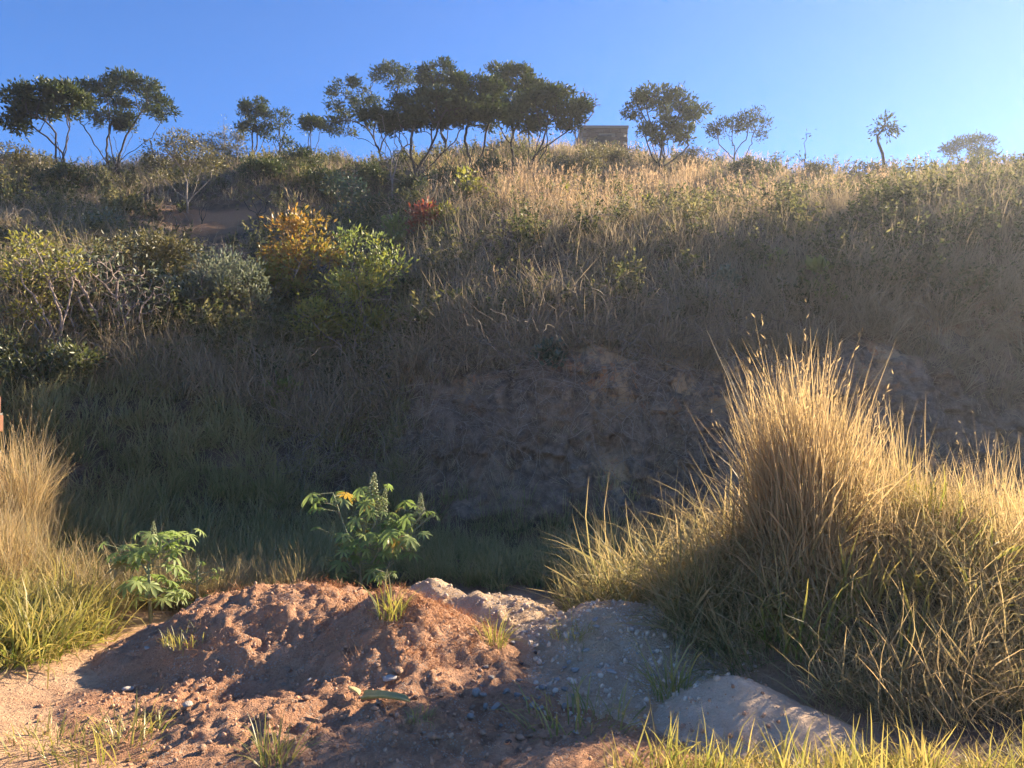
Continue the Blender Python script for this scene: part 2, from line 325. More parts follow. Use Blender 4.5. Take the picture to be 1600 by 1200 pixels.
# ------------------------------------------------------------------ ground sheet
def build_ground():
    s = np.concatenate([-np.linspace(1.2, 2.14, 24)[::-1], np.linspace(-1.14, 1.14, 330), np.linspace(1.2, 2.14, 24)])
    y = np.concatenate([np.linspace(-60, 2.9, 14), np.arange(3, 9.8, .06), np.arange(9.8, 13.2, .035), np.arange(13.2, 16, .1), np.arange(16, 40, .25), np.geomspace(40, 160, 14)])
    S, Y = np.meshgrid(s, y); ed = 2.5 + .72 * np.maximum(Y, 0); sc_ = np.clip(S, -1.14, 1.14); X = sc_ * ed + np.sign(S) * (205 - 1.14 * ed) * np.clip(np.abs(S) - 1.14, 0, 1) ** 2
    Z = T(X, Y); u, v = proj(np.stack([X.ravel(), Y.ravel(), Z.ravel()], 1)); u = u.reshape(X.shape); v = v.reshape(X.shape)
    # roughen the face of the cut bank
    bw = sstep(10.0, 10.5, Y) * (1 - sstep(12.2, 13.2, Y))
    Y2 = Y + bw * (.12 * sstep(500, 600, u) + .05 * np.abs(fbm(X * 3, Z * 3, 3, 61)))
    V = np.stack([X, Y2, Z], -1).reshape(-1, 3)
    h, k = X.shape; i = (np.arange(h - 1)[:, None] * k + np.arange(k - 1)[None]).ravel()
    Fq = np.stack([i, i + 1, i + k + 1, i + k], 1)
    bank = (sstep(9.9, 10.5, Y) * (1 - sstep(12.0, 12.9, Y)) * sstep(520, 640, u)).ravel()
    path = (1 - sstep(6.3, 7.8, Y + .8 * vn(X, Y, 40))) * (1 - sstep(1.0, 2.4, X + .4 * vn(X, Y, 41)) * sstep(2.7, 3.4, Y))
    clay = np.exp(-(((u - 340) / 95) ** 2 + ((v - 355) / 42) ** 2) ** 2) * sstep(-.2, .3, fbm(X * .8, Y * .8, 3, 44)) * sstep(16, 17.5, Y)
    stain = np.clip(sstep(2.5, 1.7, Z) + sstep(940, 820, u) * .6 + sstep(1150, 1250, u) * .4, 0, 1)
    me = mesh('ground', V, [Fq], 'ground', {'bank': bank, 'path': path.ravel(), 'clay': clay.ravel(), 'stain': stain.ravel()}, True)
    g = obj('ground', me, kind='structure'); g['label'] = 'sloping earth hillside with a cut bank and bare reddish ground in front'
build_ground()
def build_bank():
    xs = np.arange(-2.0, 8.8, .032); zs = np.arange(.12, 3.25, .032); yg = np.arange(9.3, 13.6, .02)
    TY = T(xs[:, None], yg[None]); X, Z = np.meshgrid(xs, zs, indexing='ij'); Y = np.zeros_like(X)
    for i in range(len(xs)): ok = np.maximum.accumulate(TY[i])[None] >= zs[:, None]; Y[i] = np.where(ok.any(1), yg[np.argmax(ok, axis=1)], 13.9)
    wx, wz = X + .10 * fbm(X * 2.5, Z * 2.5, 3, 101), Z + .08 * fbm(X * 2.5, Z * 2.5, 3, 104)
    blk = _h(np.floor(wx * 2.6), np.floor(wz * 3.4), 9) * .085 + _h(np.floor(wx * 6.5), np.floor(wz * 8), 10) * .042 + _h(np.floor(wx * 15), np.floor(wz * 17), 12) * .012
    gul = -.22 * np.abs(vn(X * 1.7, Z * .35, 14)) ** .5 + .06 * fbm(X * 1.4, Z * 1.2, 3, 15)
    fade = sstep(.12, .5, Z) * (1 - sstep(2.5, 3.1, Z + .25 * vn(X * 1.5, 1, 3))) * sstep(-2.0, -1.2, X)
    Y2 = Y + .02 * fade + (blk + gul + .02 * fbm(X * 12, Z * 12, 3, 16)) * fade + .16 * (1 - fade)
    V = np.stack([X, Y2, Z + .012 * fbm(X * 9, Z * 9, 2, 17)], -1).reshape(-1, 3); n, k = X.shape; i = (np.arange(n - 1)[:, None] * k + np.arange(k - 1)[None]).ravel()
    u, v = proj(V); V3 = V[:, 2]
    och = np.clip(sstep(1.5, 2.3, V3) * sstep(840, 930, u) * (1 - sstep(1190, 1300, u)) + 1.2 * np.exp(-(((u - 955) / 30) ** 2 + ((v - 745) / 28) ** 2)) + 1.0 * np.exp(-(((u - 1380) / 45) ** 2 + ((v - 570) / 40) ** 2)) + .8 * np.exp(-(((u - 745) / 30) ** 2 + ((v - 600) / 35) ** 2)) + .12, 0, 1)
    o = obj('cut_bank', mesh('cut_bank', V, [np.stack([i, i + k, i + k + 1, i + 1], 1)], 'bank', {'ochre': och}), kind='structure'); o['label'] = 'steep rugged dark earth face with ochre patches cut into the hill'
build_bank()
# ------------------------------------------------------------------ heaps in the foreground
def lobe(X, Y, cx, cy, rx, ry, h, p=1.0, rot=0.0):
    c, s = math.cos(rot), math.sin(rot); a = (X - cx) * c + (Y - cy) * s; b = -(X - cx) * s + (Y - cy) * c
    q = (a / rx) ** 2 + (b / ry) ** 2; return h * np.maximum(0, 1 - q ** p)
def H_red(X, Y):
    z = lobe(X, Y, -1.50, 5.45, 1.35, .95, .46, .75, .1)
    z = np.maximum(z, lobe(X, Y, -.75, 5.05, .95, .85, .46, .62, -.25))
    z = np.maximum(z, lobe(X, Y, -1.0, 4.35, 1.75, .95, .13, .8, -.15))
    z = np.maximum(z, lobe(X, Y, -.15, 3.95, 1.3, .7, .08, .8, -.3))
    m = sstep(.0, .10, z)
    z = z + m * (.016 * _h(np.floor(X * 14 + .6 * vn(X * 9, Y * 9, 4)), np.floor(Y * 14 + .6 * vn(X * 9, Y * 9, 5)), 6) + .04 * fbm(X * 3.2, Y * 3.2, 3, 71) + .024 * np.abs(fbm(X * 8, Y * 8, 3, 73)) + .012 * fbm(X * 28, Y * 28, 3, 75))
    return z - .02
def H_grav(X, Y):
    z = lobe(X, Y, .58, 5.5, .82, .7, .29, .75, .1)
    z = np.maximum(z, lobe(X, Y, -.10, 6.15, .62, .42, .22, .8))
    z = np.maximum(z, lobe(X, Y, -.72, 6.45, .5, .35, .24, .8))
    z = np.maximum(z, lobe(X, Y, .62, 4.85, 1.0, .85, .07, .8))
    m = sstep(0, .08, z)
    return z + m * (.04 * fbm(X * 3, Y * 3, 3, 81) + .02 * fbm(X * 9, Y * 9, 3, 83) + .008 * fbm(X * 30, Y * 30, 2, 85)) - .02
def H_sand(X, Y):
    z = lobe(X, Y, 1.2, 4.22, .46, .5, .26, .58, -.4); z = np.maximum(z, lobe(X, Y, 1.45, 4.0, .36, .4, .16, .6, -.5))
    m = sstep(0, .06, z)
    return z + m * (.007 * fbm(X * 5, Y * 5, 3, 91) + .007 * fbm(X * 19, Y * 19, 3, 93)) - .02
def heap(name, Hf, x0, x1, y0, y1, st, mat, label):
    xs, ys = np.arange(x0, x1, st), np.arange(y0, y1, st); X, Y = np.meshgrid(xs, ys); h = Hf(X, Y); Z = T(X, Y) + h
    k = X.shape[1]; i = (np.arange(X.shape[0] - 1)[:, None] * k + np.arange(k - 1)[None]); 
    keep = (np.maximum.reduce([h[:-1, :-1], h[1:, :-1], h[:-1, 1:], h[1:, 1:]]) > -.019); i = i[keep]
    Fq = np.stack([i, i + 1, i + k + 1, i + k], 1); used = np.unique(Fq); re = np.full(X.size, -1); re[used] = np.arange(len(used))
    V = np.stack([X, Y, Z], -1).reshape(-1, 3)[used]; V[:, :2] += .010 * np.stack([vn(V[:, 0] * 25, V[:, 1] * 25, 1), vn(V[:, 0] * 25, V[:, 1] * 25, 2)], 1)
    me = mesh(name, V, [re[Fq]], mat, smooth=True); return tag(obj(name, me), label, 'heap')
heap('earth_heap', H_red, -3.2, 1.3, 3.0, 6.6, .02, 'red_soil', 'wide heap of dug reddish earth in the foreground')
heap('gravel_heap', H_grav, -1.4, 2.1, 3.9, 7.0, .022, 'gravel', 'pale gravel heap in shade right of the reddish earth heap')
heap('sand_heap', H_sand, .5, 2.3, 3.3, 4.9, .02, 'sand', 'small smooth heap of pale sand before the tall grass')
def G(x, y):
    """top of ground and heaps"""
    x = np.asarray(x, float); y = np.asarray(y, float)
    return T(x, y) + np.maximum.reduce([H_red(x, y), H_grav(x, y), H_sand(x, y), np.zeros_like(x + y)])
def ghit(u, v, dmin=3.0, dmax=9.5):
    d = np.arange(dmin, dmax, .01); r = ray(u, v); g = G(r[0] * d, d) - (CAMZ + r[2] * d); k = np.where(g >= 0)[0]
    D = d[k[0]] if len(k) else d[-1]; return np.array([r[0] * D, D, float(G(r[0] * D, D))])
# ------------------------------------------------------------------ woody plants
def grow(base, attr_pts, lobes, rng, step=.16, di=1.2, dk=.3, fork=.3, nlimb=4, maxit=70, trunk_to=None, wig=.25, lean=0.0, limb_reach=.55):
    """trunk to a fork, limbs towards the lobes, then space colonisation of the crown points"""
    pos = [np.array(base, float)]; par = [-1]
    cc = attr_pts.mean(0); top = np.array(trunk_to) if trunk_to is not None else base + (cc - base) * fork
    def chain(i, tgt):
        p = pos[i]; n = max(1, int(np.linalg.norm(tgt - p) / step)); L = np.linalg.norm(tgt - p); off = rng.normal(size=3) * wig * L * .35
        for k in range(1, n + 1):
            t = k / n; q = p + (tgt - p) * t + off * math.sin(t * math.pi) + rng.normal(size=3) * wig * step * .35
            pos.append(q); par.append(i); i = len(pos) - 1
        return i
    f = chain(0, top)
    idx = rng.permutation(len(attr_pts)); cents = [attr_pts[idx[0]]]
    while len(cents) < nlimb:                                   # spread limb targets
        dmin = np.min([np.linalg.norm(attr_pts - c, axis=1) for c in cents], axis=0); cents.append(attr_pts[np.argmax(dmin * rng.uniform(.7, 1, len(dmin)))])
    nodes0 = list(range(max(1, f - 3), f + 1))
    for c in cents:
        s = int(rng.choice(nodes0)); tgt = pos[s] + (c - pos[s]) * limb_reach * rng.uniform(.8, 1.1); tgt[2] -= .06 * np.linalg.norm(tgt - pos[s]); chain(s, tgt)
    A = attr_pts.copy(); P = np.array(pos); near = np.full(len(A), 1e9); ni = np.zeros(len(A), int); done = 0
    for it in range(maxit):
        newP = P[done:]; d = np.linalg.norm(A[:, None] - newP[None], axis=2); j = d.argmin(1); dm = d[np.arange(len(A)), j]
        b = dm < near; near[b] = dm[b]; ni[b] = j[b] + done; done = len(P)
        keep = near > dk; A, near, ni = A[keep], near[keep], ni[keep]
        if not len(A): break
        act = near < di
        if not act.any():
            act = near <= near.min() + .2
        ids = np.unique(ni[act]); add = []
        for q in ids:
            v = unit(A[act & (ni == q)] - P[q]).sum(0) ; v = unit(v) + rng.normal(size=3) * .22; v = unit(v)
            add.append(P[q] + v * step); par.append(int(q))
        P = np.concatenate([P, np.array(add)])
        if len(P) > 1800: break
    return P, np.array(par[:len(P)])
def radii(P, par, tip=.008, ex=2.3, rmax=None):
    r = np.zeros(len(P)); acc = np.zeros(len(P)); kids = np.zeros(len(P), int)
    for i in range(len(P) - 1, 0, -1):
        a = acc[i] if kids[i] else tip ** ex
        r[i] = a ** (1 / ex); acc[par[i]] += a; kids[par[i]] += 1
    r[0] = max(acc[0], tip ** ex) ** (1 / ex) * 1.15
    if rmax: r *= min(1.0, rmax / r[0]) if r[0] > rmax else 1
    return r, kids
def lobe_points(lobes, D, n, rng, shell=.45, yr=1.0, flat=.45):
    out = []; w = np.array([l[2] * l[3] for l in lobes], float); w /= w.sum()
    for (u, v, ru, rv), ww in zip(lobes, w):
        c = at(u, v, D); k = D / F; m = max(6, int(n * ww)); q = unit(rng.normal(size=(m, 3))); rr = rng.uniform(shell, 1, (m, 1)) ** .6
        q = q * rr; q[:, 2] = np.where(q[:, 2] < 0, q[:, 2] * flat, q[:, 2])
        out.append(c + q * [ru * k, ru * k * .85 * yr, rv * k])
    return np.concatenate(out)
def woody(name, label, cat, u, v, lobes, seed, leaf='tree_leaf', bark='tree_bark', D=None, npts=170, nleaf=5500, lsize=.13, step=.17,
          dk=.26, di=1.3, fork=.3, nlimb=5, wig=.25, tip=.009, rmax=None, group=None, spread=.12, leafmix=None, limb_reach=.55, yr=1.0, up=.35, shell=.45, wl=.42, base=None, flat=.25):
    rng = np.random.default_rng(seed); b = hit(u, v) if base is None else np.asarray(base, float)
    if D: x = ray(u, v)[0] * D; b = np.array([x, D, float(T(x, D))])
    D = b[1]; pts = lobe_points(lobes, D, npts, rng, shell, yr, flat)
    P, par = grow(b - [0, 0, .08], pts, lobes, rng, step=step, dk=dk, di=di, fork=fork, nlimb=nlimb, wig=wig, limb_reach=limb_reach)
    r, kids = radii(P, par, tip, rmax=rmax); P = P - b
    i = np.arange(1, len(P)); V, Fq = tubes(P[par[i]], P[i], np.minimum(r[par[i]], r[i] * 1.35), r[i], 6)
    root = thing(name, label, cat, b, group)
    obj('trunk', mesh('trunk', V, [Fq], bark, smooth=True), root)
    if nleaf:
        tipn = np.where(kids == 0)[0]; tipn = tipn[tipn > 2]; tipn = tipn[P[tipn, 2] > pts[:, 2].min() - b[2] - .12]
        q = rng.choice(tipn, nleaf); nd = unit(P[q] - P[par[q]])
        off = rng.normal(size=(nleaf, 3)) * spread * [1, 1, .7]; pp = P[q] + off
        dd = unit(nd * .5 + unit(off) * .8 + rng.normal(size=(nleaf, 3)) * .5 + [0, 0, up])
        Lh = lsize * rng.uniform(.6, 1.25, nleaf); V, Ft = leaves(pp, dd, Lh, Lh * wl, rng)
        tint = np.clip(rng.uniform(0, 1, nleaf) * .7 + .3 * vn(pp[:, 0] * 1.7, pp[:, 2] * 1.7 + pp[:, 1], seed), 0, 1)
        me = mesh('crown', V, [Ft], leaf, {'tint': np.repeat(tint, 4)})
        if leafmix:                                             # second leaf colour where a function of height says so
            me.materials.append(M[leafmix[0]]); zc = pp[:, 2]; zt = np.quantile(zc, leafmix[1])
            sel = (zc + rng.normal(size=nleaf) * .25 * (zc.max() - zc.min()) > zt).astype(np.int32); me.polygons.foreach_set('material_index', np.concatenate([sel, sel]))
        obj('crown', me, root)
    return root
# ------------------------------------------------------------------ trees on the skyline
SK = 'trees along the skyline'
woody('umbrella_tree', 'left tree of the umbrella-crowned pair at the far left of the skyline', 'tree', 98, 287, [(72,156,62,22),(22,196,24,10),(108,148,30,14),(48,176,44,16)], 1, npts=184, nleaf=6300, fork=.32, group=SK, limb_reach=.7)
woody('umbrella_tree', 'dark umbrella-crowned tree forking low, right one of the far left pair', 'tree', 180, 275, [(195,150,66,30),(142,156,36,20),(250,180,28,16),(215,135,44,18),(180,186,40,12)], 2, npts=224, nleaf=8549, fork=.12, nlimb=7, group=SK, limb_reach=.75)
woody('small_tree', 'small dense round-topped tree between the far left pair and the central grove', 'tree', 395, 240, [(397,176,25,22),(384,200,18,12),(410,205,18,20)], 3, npts=104, nleaf=2880, fork=.25, group=SK, tip=.0125)
woody('small_tree', 'thin sparse-leaved little tree touching the small dense tree on its right', 'tree', 434, 238, [(438,195,24,28),(445,225,18,14)], 4, npts=80, nleaf=809, fork=.2, group=SK, tip=.011)
woody('small_tree', 'low bushy little tree just left of the central grove', 'tree', 488, 238, [(490,196,20,14),(492,222,14,12)], 5, npts=64, nleaf=1349, fork=.2, group=SK, tip=.0125)
woody('grove_tree', 'wide open-branched tree at the left edge of the central grove', 'tree', 597, 247, [(545,150,40,26),(612,128,40,28),(570,180,55,30),(528,205,26,26)], 6, npts=240, nleaf=5580, fork=.3, nlimb=7, group=SK, limb_reach=.65, leaf='tree_leaf_warm')
woody('grove_tree', 'tree with a thin forked grey trunk leaning in front of the grove', 'tree', 617, 318, [(600,188,35,18),(640,190,35,20)], 7, npts=96, nleaf=1980, fork=.4, nlimb=4, group=SK, bark='grey_bark')
woody('grove_tree', 'thick dark-trunked tree with a flat umbrella crown at the front of the grove', 'tree', 657, 296, [(670,178,72,26),(640,195,50,20),(715,180,40,24)], 8, npts=208, nleaf=7380, fork=.4, nlimb=7, group=SK, tip=.012, limb_reach=.7)
woody('grove_tree', 'tall tree whose round crown tops the middle of the grove', 'tree', 690, 255, [(688,122,42,22),(690,150,40,20)], 9, npts=136, nleaf=4320, fork=.4, group=SK, tip=.0125)
woody('grove_tree', 'dense dark tree in the middle right of the grove', 'tree', 737, 275, [(745,140,45,26),(760,185,42,30),(730,165,40,25)], 10, npts=184, nleaf=6480, fork=.35, group=SK, tip=.0125)
woody('grove_tree', 'tall sunlit tree with the highest leaves on the right of the grove', 'tree', 797, 262, [(800,128,44,26),(825,150,34,26),(785,175,45,30),(778,105,10,10)], 11, npts=208, nleaf=7380, fork=.35, group=SK, leaf='tree_leaf_warm')
woody('grove_tree', 'rounded tree at the right end of the grove with a curved twin trunk', 'tree', 822, 274, [(855,168,58,28),(885,190,38,20),(830,190,40,22)], 12, npts=208, nleaf=7200, fork=.14, nlimb=6, group=SK, limb_reach=.7)
woody('bare_tree', 'leafless mauve-brown tree behind the right end of the grove', 'tree', 903, 232, [(905,155,34,20),(925,165,20,14)], 13, npts=192, nleaf=0, fork=.3, bark='mauve_twig', group=SK, tip=.011, dk=.18, D=36.5)
woody('lone_tree', 'lone tree with layered crown and one long left branch, right of the brick building', 'tree', 1032, 280, [(1035,158,52,18),(1075,178,28,26),(1040,205,42,20),(983,178,18,9),(1070,210,28,18)], 14, npts=216, nleaf=5849, fork=.3, nlimb=7, group=SK, limb_reach=.75, leaf='tree_leaf_warm', tip=.011, wig=.35)
woody('lone_tree', 'smaller thin-leaved tree leaning right beside the lone layered tree', 'tree', 1143, 262, [(1165,193,36,16),(1125,205,22,20),(1185,212,18,12)], 15, npts=136, nleaf=2069, fork=.25, group=SK, spread=.12, lsize=.11)
woody('bare_sapling', 'bare thin sapling with upright twigs on the right skyline', 'tree', 1260, 280, [(1262,215,14,16),(1258,245,14,12)], 16, npts=20, nleaf=25, fork=.5, nlimb=3, group=SK, bark='mauve_twig', tip=.010)
woody('leaning_tree', 'small flat-topped tree leaning right near the right edge of the skyline', 'tree', 1478, 289, [(1512,228,40,13),(1535,245,22,8),(1490,235,18,8)], 17, npts=136, nleaf=2700, fork=.1, nlimb=5, group=SK, limb_reach=.75, lsize=.12, D=34.0)
# the crooked sapling: a bent stem with one tuft on top
def crooked():
    b = hit(1381, 285); D = b[1]; pts = np.array([at(u, v, D) for u, v in ((1381,285),(1382,262),(1379,240),(1372,222),(1371,212),(1378,204),(1382,196))]) ; pts[0] = b - [0,0,.1]
    P = np.concatenate([np.linspace(pts[i], pts[i + 1], 4, endpoint=False) for i in range(6)] + [pts[-1:]]) - b; r = np.linspace(.055, .028, len(P))
    root = thing('crooked_sapling', 'crooked thin sapling with one leaf tuft at its top on the right skyline', 'tree', b, SK)
    V, Fq = tubes(P[:-1], P[1:], r[:-1], r[1:], 6); rng = np.random.default_rng(5)
    tw = P[-1] + unit(rng.normal(size=(9, 3)) + [0.4, 0, .4]) * rng.uniform(.2, .5, (9, 1)); V2, F2 = tubes(np.repeat(P[-1:], 9, 0), tw, np.full(9, .018), np.full(9, .008), 4)
    obj('trunk', mesh('trunk', np.concatenate([V, V2]), [Fq, F2 + len(V)], 'tree_bark', smooth=True), root)
    q = rng.integers(0, 9, 260); pp = tw[q] + rng.normal(size=(260, 3)) * .09; V, Ft = leaves(pp, unit(pp - P[-1]) + rng.normal(size=(260, 3)) * .4, .13, .05, rng)
    obj('crown', mesh('crown', V, [Ft], 'tree_leaf', {'tint': np.repeat(rng.uniform(0, 1, 260), 4)}), root)
crooked()
# ------------------------------------------------------------------ shrubs on the slope
SH = 'shrubs on the slope'
def shrub(label, u, v, lobes, seed, name='shrub', **k):
    d = dict(npts=120, nleaf=1600, lsize=.09, step=.12, dk=.16, di=.8, fork=.08, nlimb=7, tip=.006, bark='grey_bark', leaf='shrub_leaf', spread=.11, group=SH, rmax=.05, limb_reach=.7, shell=.1, flat=1.0); d.update(k)
    return woody(name, label, 'shrub', u, v, lobes, seed, **d)
shrub('pale-stemmed open shrub with forked trunk below the far left tree pair', 293, 332, [(285,235,45,30),(320,250,35,28),(255,255,30,25)], 101, npts=220, nleaf=2600, fork=.3, nlimb=6, rmax=.06, leaf='olive_leaf', step=.16)
shrub('olive bush rising to the skyline right of the far left tree pair', 345, 262, [(330,228,40,20),(360,225,30,18)], 102, leaf='olive_leaf', nleaf=2400)
shrub('bleached upright twiggy shrub on the skyline beside the olive bush', 350, 245, [(350,205,8,26)], 103, bark='pale_twig', npts=60, nleaf=120, leaf='grey_leaf')
shrub('grey scrubby bush at the far left edge under the skyline', 22, 292, [(20,250,40,26),(60,262,25,18)], 104, leaf='olive_leaf', bark='pale_twig', nleaf=1900, npts=160)
shrub('dark green low bush below the twin trunks at far left', 130, 300, [(120,282,50,16)], 105, leaf='shrub_leaf', nleaf=2200)
shrub('bleached silvery dry shrub on the upper left slope', 168, 372, [(165,350,32,18)], 106, bark='pale_twig', leaf='grey_leaf', nleaf=500, npts=150)
shrub('dark glossy-leaved sapling in the shaded gully above the orange shrub', 548, 352, [(545,300,30,26),(520,285,18,14),(565,320,18,16)], 107, leaf='blue_leaf', nleaf=900, lsize=.13)
shrub('small upright leafy shrub at the gully edge left of the red shrub', 618, 392, [(616,360,12,22)], 108, leaf='bright_leaf', nleaf=420, npts=50, lsize=.12)
shrub('small red-leaved shrub below the central grove', 662, 362, [(660,338,22,14),(680,348,14,8)], 109, leaf='red_leaf', nleaf=800, npts=80, lsize=.12)
shrub('bright green bush directly right of the red-leaved shrub', 690, 358, [(690,336,18,12),(710,345,10,8)], 110, leaf='yellow_leaf', nleaf=800, npts=70)
shrub('yellow-green sapling below the trunks of the grove', 725, 315, [(735,285,16,20)], 111, leaf='yellow_leaf', nleaf=420, npts=50, lsize=.13)
shrub('yellow-green sapling under the thick dark-trunked tree', 657, 318, [(657,296,12,14)], 112, leaf='yellow_leaf', nleaf=300, npts=40, lsize=.13)
shrub('rounded olive bush right of the grove trunks below the brick building', 878, 288, [(885,265,32,18),(920,260,25,16)], 113, leaf='olive_leaf', nleaf=2200, npts=130)
shrub('dense grassy bush hiding the foot of the brick building', 935, 262, [(930,240,28,14),(965,248,22,12)], 114, leaf='olive_leaf', nleaf=2200, npts=120)
shrub('reddish-brown bush at the foot of the lone layered tree', 1075, 270, [(1085,250,30,18),(1010,258,20,14)], 115, leaf='olive_leaf', bark='mauve_twig', nleaf=1600, npts=130)
shrub('dark leafy bush on the skyline below the thin-leaved leaning tree', 1165, 282, [(1165,264,26,13),(1200,266,14,10)], 116, leaf='shrub_leaf', nleaf=2000)
shrub('low mixed bush at the foot of the bare sapling on the skyline', 1280, 288, [(1275,265,20,12)], 117, leaf='olive_leaf', nleaf=700, bark='mauve_twig')
shrub('twiggy bush at the foot of the crooked sapling', 1368, 290, [(1365,268,38,14),(1330,272,20,10)], 118, leaf='olive_leaf', nleaf=1300, bark='mauve_twig', npts=160)
shrub('small pale green bush left of the leaning flat-topped tree', 1465, 296, [(1463,276,12,12)], 119, leaf='grey_leaf', nleaf=600)
shrub('broad-leaved green shrub on the upper right slope', 1448, 312, [(1445,300,18,10)], 120, leaf='bright_leaf', nleaf=500, lsize=.14)
# dark thicket running down from the grove into the gully
TH = 'thicket bushes below the grove'
for k, (u, v, lo, lab) in enumerate([
    (585, 300, [(580,275,30,16)], 'dark thicket bush at the top of the gully under the wide open-branched tree'),
    (640, 322, [(645,300,26,14)], 'dark thicket bush under the thick dark-trunked tree'),
    (600, 352, [(600,328,28,18)], 'dark thicket bush in the bottom of the gully above the small upright shrub'),
    (700, 300, [(700,280,32,14)], 'dark thicket bush under the middle of the grove'),
    (770, 290, [(775,270,30,14)], 'dark thicket bush under the right half of the grove'),
    (470, 268, [(465,250,38,14)], 'dark low thicket bush below the low bushy little tree'),
    (420, 285, [(415,265,36,16)], 'dark low thicket bush below the small dense tree'),
    (500, 310, [(498,285,30,20)], 'dark tall thicket bush left of the glossy-leaved sapling')]):
    shrub(lab, u, v, lo, 170 + k, name='thicket_bush', leaf='tree_leaf', bark='tree_bark', nleaf=1500, npts=110, group=TH, lsize=.11)
# the lit left shoulder
shrub('orange and yellow turning shrub, tallest in the middle of the left slope', 452, 480, [(478,358,34,24),(440,345,16,12),(470,395,45,28),(428,405,28,20),(510,395,30,22),(450,440,50,30)], 121, leaf='yellow_leaf', leafmix=('orange_leaf', .5), nleaf=3600, npts=300, lsize=.105, nlimb=10, fork=.12)
shrub('upright yellow-green shrub with willowy shoots right of the orange shrub', 572, 572, [(545,385,22,24),(590,400,26,30),(560,440,48,36),(590,490,26,34),(510,500,48,30),(622,415,10,12),(535,515,50,25)], 122, leaf='yellow_leaf', leafmix=('bright_leaf', .75), nleaf=4200, npts=330, lsize=.085, nlimb=16, fork=.1, rmax=.05, up=.7)
shrub('grey-green sage-like bush left of the orange shrub', 345, 498, [(345,430,60,34),(390,460,35,30),(310,465,60,30),(270,490,45,24)], 123, leaf='grey_leaf', nleaf=4600, npts=330, lsize=.075, up=.6)
shrub('olive bush behind the tangle on the left shoulder', 255, 455, [(255,395,55,26),(215,385,30,18)], 124, leaf='olive_leaf', nleaf=2300, npts=200, lsize=.08)
shrub('tangled dry leafless shrub with pinkish twigs at left', 170, 545, [(150,430,75,50),(215,460,55,45),(70,420,60,40)], 125, bark='pale_twig', leaf='grey_leaf', nleaf=420, npts=700, dk=.10, step=.10, wig=.5, tip=.0065, nlimb=16)
shrub('thin dry small tree with few yellow-green leaves at the left edge', 92, 560, [(45,385,35,20),(30,430,35,40),(100,420,35,35),(60,480,40,30)], 126, bark='pale_twig', leaf='yellow_leaf', nleaf=850, npts=240, fork=.3, wig=.35, nlimb=8, rmax=.045)
shrub('shaggy green bush at the foot of the thin dry tree', 75, 600, [(55,580,55,30),(110,560,40,25),(20,545,25,30)], 127, leaf='shrub_leaf', nleaf=2000, npts=160, lsize=.08)
# small leafy plants in the shade and on the slope
LP = 'small leafy plants on the slope'
def leafy(label, u, v, lobes, seed, **k):
    d = dict(name='leafy_plant', npts=26, nleaf=90, lsize=.16, wl=.5, spread=.07, tip=.005, group=LP, nlimb=4); d.update(k); return shrub(label, u, v, lobes, seed, **d)
leafy('dim broad-leaved plant in the dark grass below the grey-green bush', 440, 640, [(438,612,18,18)], 131, leaf='bright_leaf')
leafy('blue-green leafy plant clinging to the top of the bare bank', 858, 575, [(858,552,26,18)], 132, leaf='blue_leaf', nleaf=420, lsize=.10, npts=60)
leafy('pale-leaved sprig catching sun above the bank top, right of the willowy shrub', 660, 520, [(655,504,16,7)], 133, leaf='bright_leaf', nleaf=40, lsize=.22)
leafy('yellow-green sprig on the sunlit edge of the central slope', 712, 492, [(710,472,12,12)], 134, leaf='yellow_leaf')
leafy('yellow-green sprig with reddish shoot in the middle of the slope', 968, 440, [(965,424,22,9)], 135, leaf='yellow_leaf', leafmix=('orange_leaf', .8))
leafy('pale yellow-green leafy plant high on the right slope above the golden grass', 1217, 425, [(1216,400,13,14)], 136, leaf='bright_leaf', lsize=.14)
leafy('green broad-leaved plant just above the tip of the golden grass', 1290, 478, [(1284,448,20,16),(1283,415,5,8)], 137, leaf='bright_leaf', nleaf=120, lsize=.19)
leafy('grey-leaved small bush in the middle right slope', 1145, 468, [(1140,440,22,18)], 138, leaf='grey_leaf', nleaf=420, lsize=.09, npts=70)
leafy('dark spiky-leaved plant on the slope left of the golden grass', 1115, 490, [(1115,472,14,12)], 139, leaf='blue_leaf', nleaf=60, lsize=.22, wl=.2)
leafy('yellow-green sprig below the lone layered tree', 1018, 335, [(1012,318,16,10)], 140, leaf='yellow_leaf')
leafy('yellowish leaf sprig on the slope under the brick building', 878, 308, [(880,296,14,6)], 141, leaf='yellow_leaf')
leafy('arching sprig with bead-like leaves near the right bank', 1462, 460, [(1450,455,24,7)], 142, leaf='grey_leaf', nleaf=40, lsize=.08)
# burnt and dead stems
BS = 'burnt stems on the bare patch'
woody('burnt_sapling', 'black burnt sapling left of the bare clay patch', 'tree', 277, 380, [(276,345,12,22)], 151, npts=16, nleaf=0, bark='burnt_bark', fork=.6, nlimb=3, tip=.012, group=BS)
woody('burnt_sapling', 'black burnt stump leaning beside the orange shrub', 'tree', 345, 415, [(352,395,8,8)], 152, npts=8, nleaf=0, bark='burnt_bark', fork=.7, nlimb=2, tip=.02, group=BS)
woody('burnt_sapling', 'charred two-branched sapling above the orange shrub on the bare patch', 'tree', 403, 355, [(400,310,28,16),(415,325,16,10)], 153, npts=60, nleaf=140, bark='burnt_bark', leaf='olive_leaf', fork=.5, nlimb=4, tip=.010, group=BS)
woody('burnt_sapling', 'fine dark twiggy sapling in the middle of the bare patch', 'tree', 315, 350, [(318,325,14,12)], 154, npts=24, nleaf=0, bark='burnt_bark', fork=.3, nlimb=4, tip=.008, group=BS)
